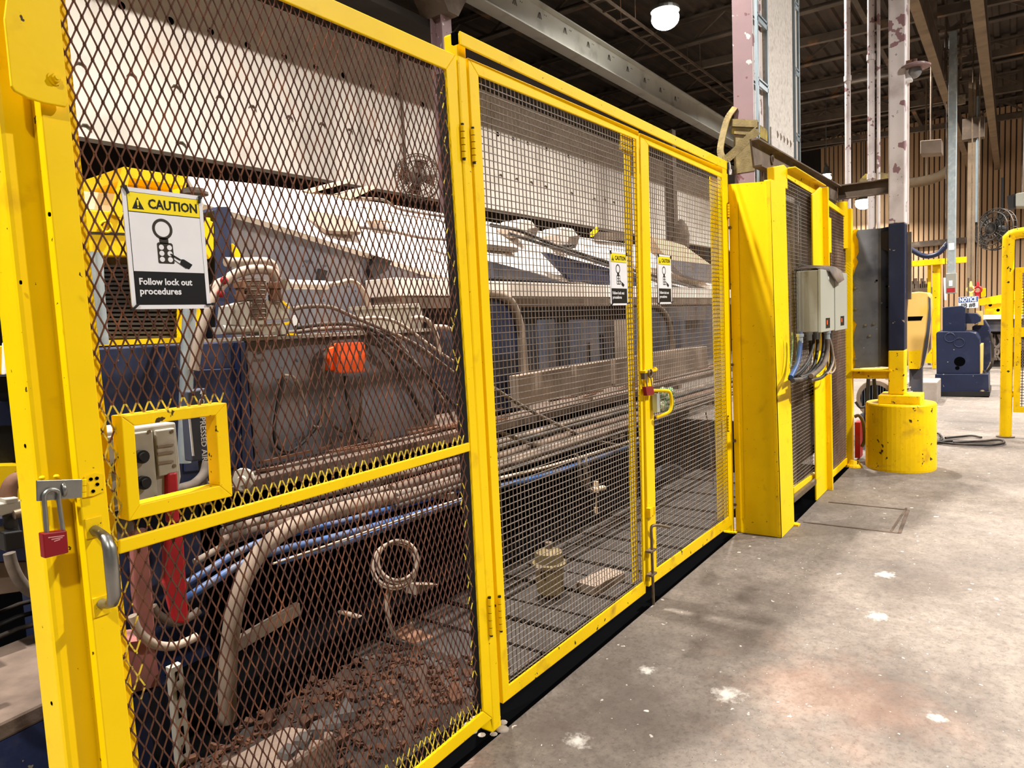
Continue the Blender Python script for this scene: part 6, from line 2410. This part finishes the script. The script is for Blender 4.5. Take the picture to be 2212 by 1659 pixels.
# grey hanging post with pendant
t = thing('hanging_post', 'galvanised grey post hanging from the roof with a white label and pendant box', 'post', PX(2055, 640, 15.0))
Xh = 15.0
h0, h1 = PX(2048, 300, Xh), PX(2066, 300, Xh)
m_ = MB()
m_.box((Xh, h1.y, PX(2055, 612, Xh).z), (Xh + 0.17, h0.y, 6.2))
part('tube', m_, 'galvanised', t, bevel=0.008)
m_ = MB()
m_.box((Xh - 0.004, h1.y + 0.02, PX(2055, 540, Xh).z), (Xh, h0.y - 0.02, PX(2055, 525, Xh).z))
part('label', m_, 'sign_white', t)
m_ = MB()
m_.box((Xh - 0.02, h1.y - 0.02, PX(2055, 634, Xh).z), (Xh + 0.19, h0.y + 0.02, PX(2055, 590, Xh).z))
part('pendant_box', m_, 'grey_paint', t, bevel=0.01)
m_ = MB()
m_.box((Xh - 0.026, h1.y, PX(2055, 631, Xh).z), (Xh - 0.02, h0.y, PX(2055, 622, Xh).z))
part('red_white_band', m_, 'red_paint', t)
m_ = MB()
m_.box((Xh - 0.026, h1.y + 0.04, PX(2055, 618, Xh).z), (Xh - 0.02, h0.y - 0.03, PX(2055, 606, Xh).z))
part('display', m_, 'sign_white', t)
for yy in (h0.y + 0.05, h1.y - 0.05):
    m_ = MB()
    m_.cyl((Xh + 0.08, yy, PX(2055, 170, Xh).z), (Xh + 0.08, yy, 6.8), 0.02, 8)
    part('hanger_rod', m_, 'brown_steel', t)
m_ = MB()
for py in (60, 75, 100, 122):
    z = PX(2055, py, Xh).z
    m_.bar((Xh + 0.08, h0.y + 0.14, z), (Xh + 0.08, h1.y - 0.14, z), 0.03, 0.05)
part('hanger_frame', m_, 'brown_steel', t)
m_ = MB()
m_.box((Xh + 0.1, h1.y - 0.12, PX(2075, 222, Xh).z), (Xh + 0.16, h1.y, PX(2075, 202, Xh).z))
part('clamp', m_, 'steel_worn', t)
t = thing('roof_post', 'brown steel roof post right of the grey hanging post with a thin grey conduit', 'post', PX(2100, 640, 17.5))
Xr = 17.5
h0, h1 = PX(2090, 400, Xr), PX(2106, 400, Xr)
m_ = MB()
m_.box((Xr, h1.y, 0), (Xr + 0.18, h0.y, 6.0))
part('shaft', m_, 'beam_tan', t)
m_ = MB()
m_.cyl((Xr, h1.y - 0.03, PX(2108, 480, Xr).z), (Xr, h1.y - 0.03, 5.6), 0.025, 8)
part('conduit', m_, 'cable_tray', t)
m_ = MB()
m_.box((Xr - 0.05, h1.y - 0.15, PX(2100, 300, Xr).z), (Xr + 0.2, h0.y + 0.1, PX(2100, 255, Xr).z))
part('head_plate', m_, 'brown_steel', t)
for lab, px, mm in (('tan hanging hook block with a round eye above the notice sign', 2097, 'guard_tan'), ('red hanging chain hook right of the tan hook block', 2112, 'red_paint')):
    t = thing('hook_block', lab, 'hook', PX(px, 640, 17.0))
    p = PX(px, 626, 17.0)
    m_ = MB()
    m_.ring(p, (1, 0, 0), 0.06, 0.022, 16, 8)
    m_.cyl(p + V(0, 0, 0.06), p + V(0, 0, 0.17), 0.035, 8, 0.015)
    part('hook', m_, mm, t)
    m_ = MB()
    m_.cyl(p + V(0, 0, 0.17), V(p.x, p.y, 6.78), 0.012, 6)
    part('chain', m_, 'steel_worn', t)
    m_ = MB()
    m_.cyl(p + V(0, 0, -0.18), p + V(0, 0, -0.07), 0.04, 8)
    part('swivel', m_, mm, t)
# wall fan, wall rail, heater
t = thing('wall_fan', 'dark round wall fan hanging in front of the tan ribbed wall', 'fan', PX(2146, 495, 20.0))
c = PX(2146, 495, 20.0)
axf = V(-0.75, 0.6, 0.1).normalized()
for R, d in ((0.47, 0.0), (0.38, 0.06), (0.26, 0.08), (0.14, 0.09), (0.47, -0.12)):
    q = MB()
    q.ring(c + axf * d, axf, R, 0.014, 26, 6)
    part('cage_ring', q, 'rubber', t)
q = MB()
u = axf.orthogonal().normalized()
v2 = axf.cross(u)
for i in range(20):
    a = 2 * math.pi * i / 20
    dr = u * math.cos(a) + v2 * math.sin(a)
    q.tube([c + axf * 0.095, c + axf * 0.06 + dr * 0.38, c + dr * 0.47, c - axf * 0.12 + dr * 0.47], 0.008, 5)
part('cage_wire', q, 'rubber', t, kind='stuff')
for i in range(4):
    a = math.pi / 2 * i
    dr = u * math.cos(a) + v2 * math.sin(a)
    tn = axf.cross(dr)
    q = MB()
    q.prism([c + dr * 0.06 - tn * 0.05, c + dr * 0.42 - tn * 0.16, c + dr * 0.42 + tn * 0.16, c + dr * 0.06 + tn * 0.05], axf * 0.015)
    part('blade', q, 'rubber', t)
q = MB()
q.cyl(c - axf * 0.3, c + axf * 0.05, 0.11, 16)
q.bar(c - axf * 0.25, c - axf * 0.25 + V(0, 0, 1.2), 0.05, 0.05)
part('motor', q, 'black_plastic', t)
m_ = MB()
a, b = PX(1965, 532, 26.9), PX(2212, 512, 26.9)
m_.box((26.9, b.y - 1, a.z - 0.05), (27.05, a.y + 0.3, a.z + 0.13))
single('wall_rail', 'dark brown girt rail running across the tan ribbed wall', 'rail', m_, 'brown_steel')
t = thing('unit_heater', 'grey unit heater with dark side at the far right under the roof', 'heater', PX(2205, 445, 19.0))
m_ = MB()
m_.prism(LX([(2194, 418), (2240, 410), (2240, 446), (2194, 446)], 19.0), (0.5, 0, 0))
part('case', m_, 'grey_paint', t, bevel=0.02)
m_ = MB()
m_.prism(LX([(2175, 424), (2194, 418), (2194, 448), (2178, 450)], 19.1), (0.4, 0, 0))
part('dark_side', m_, 'black_plastic', t)
m_ = MB()
m_.cyl(PX(2208, 415, 19.2), V(19.2, PX(2208, 415, 19.2).y, 7.0), 0.02, 6)
part('hanger', m_, 'brown_steel', t)
# yellow far crane girder with dark machinery below
t = thing('far_girder', 'yellow slanting far crane girder with holes behind the notice sign', 'girder', PX(2170, 690, 19.0))
Xf = 19.0
m_ = MB()
m_.prism(LX([(2112, 646), (2165, 636), (2212, 622), (2260, 610), (2260, 634), (2212, 645), (2165, 654), (2116, 660)], Xf), (0.25, 0, 0))
part('upper_flange', m_, 'yellow_far', t)
m_ = MB()
m_.prism(LX([(2126, 660), (2260, 640), (2260, 684), (2126, 684)], Xf + 0.1), (0.1, 0, 0))
part('web', m_, 'yellow_far', t)
m_ = MB()
for px, py in ((2139, 659), (2156, 670), (2185, 662), (2185, 673)):
    p = PX(px, py, Xf + 0.1)
    m_.cyl(p + V(-0.005, 0, 0), p, 0.035, 8)
part('bolt_hole', m_, 'black_hole', t, kind='stuff')
m_ = MB()
m_.prism(LX([(2119, 622), (2129, 622), (2129, 640), (2119, 642)], Xf), (0.2, 0, 0))
part('stub_post', m_, 'yellow_far', t)
t = thing('far_machine', 'dark grey far machine with a pale top rail under the yellow girder', 'machine', PZ(2180, 783, 0))
Xf = 18.8
m_ = MB()
m_.prism(LX([(2128, 690), (2260, 688), (2260, 716), (2128, 716)], Xf), (0.3, 0, 0))
part('beam', m_, 'slate', t)
m_ = MB()
m_.prism(LX([(2124, 681), (2260, 680), (2260, 688), (2124, 690)], Xf - 0.1), (0.5, 0, 0))
part('pale_rail', m_, 'machine_white', t)
m_ = MB()
z0_ = PX(2140, 716, Xf + 0.2)
m_.box((Xf + 0.2, PX(2270, 716, Xf).y, 0), (Xf + 1.2, PX(2140, 716, Xf).y, z0_.z))
part('body', m_, 'wall_dark', t)
m_ = MB()
rr = random.Random(8)
for i in range(9):
    px = 2142 + rr.uniform(0, 68)
    m_.hose(LX([(px, 722), (px + rr.uniform(-8, 8), 740), (px + rr.uniform(-10, 10), 760), (px + rr.uniform(-5, 5), 778)], Xf + 0.15), 0.025, 6, 4)
part('hose_tangle', m_, 'dusty_hose', t, kind='stuff')
m_ = MB()
m_.cyl(PX(2196, 745, Xf + 0.1), PX(2196, 745, Xf + 0.4), 0.17, 16)
part('drum', m_, 'dust_brown', t)
m_ = MB()
for i in range(10):
    p = PX(1964 + i * 4.5, 612 + (i % 3) * 6, 19.5)
    m_.box(p + V(0, -0.03, -0.12), p + V(0.1, 0.03, 0.12))
m_.prism(LX([(1960, 625), (2012, 620), (2012, 634), (1960, 640)], 19.4), (0.3, 0, 0))
for px in (1962, 2008):
    p = PX(px, 632, 19.5)
    m_.box((19.5, p.y - 0.03, 0), (19.56, p.y + 0.03, p.z))
fr = single('tool_rack', 'dark rack of small tools in front of the ribbed wall left of the jib crane', 'rack', m_, 'brown_steel')
fr['kind'] = 'stuff'
slab2 = MB()
slab2.prism(LX([(2038, 600), (2046, 600), (2044, 648), (2040, 648)], 17.0), (0.1, 0, 0))
pt_ = thing('pendant_control', 'white striped pendant control hanging beside the jib crane post', 'control', PX(2042, 648, 17.0))
part('grip', slab2, 'sign_white', pt_)
q = MB()
q.cyl(PX(2042, 600, 17.05), V(17.05, PX(2042, 600, 17.05).y, 6.85), 0.008, 6)
part('cord', q, 'rubber', pt_)
t = thing('roof_box', 'dim grey box fixed high between the roof joists left of the hanging post', 'box', PX(2012, 330, 17.0))
m_ = MB()
m_.prism(LX([(1988, 304), (2034, 300), (2034, 330), (1988, 333)], 16.0), (0.4, 0, 0))
part('case', m_, 'panel_brown', t, bevel=0.01)
m_ = MB()
m_.cyl(PX(2011, 302, 16.2), V(16.2, PX(2011, 302, 16.2).y, 6.9), 0.02, 6)
part('hanger', m_, 'brown_steel', t)
m_ = MB()
m_.hose(LX([(1960, 396), (2000, 390), (2030, 380), (2048, 368)], 19.95), 0.12, 8)
m_.cyl(V(19.95, PX(2000, 390, 19.95).y, PX(2000, 392, 19.95).z), V(19.95, PX(2000, 390, 19.95).y, 6.78), 0.02, 6)
single('sagging_duct', 'tan sagging duct under the roof above the ribbed wall', 'duct', m_, 'beam_tan')
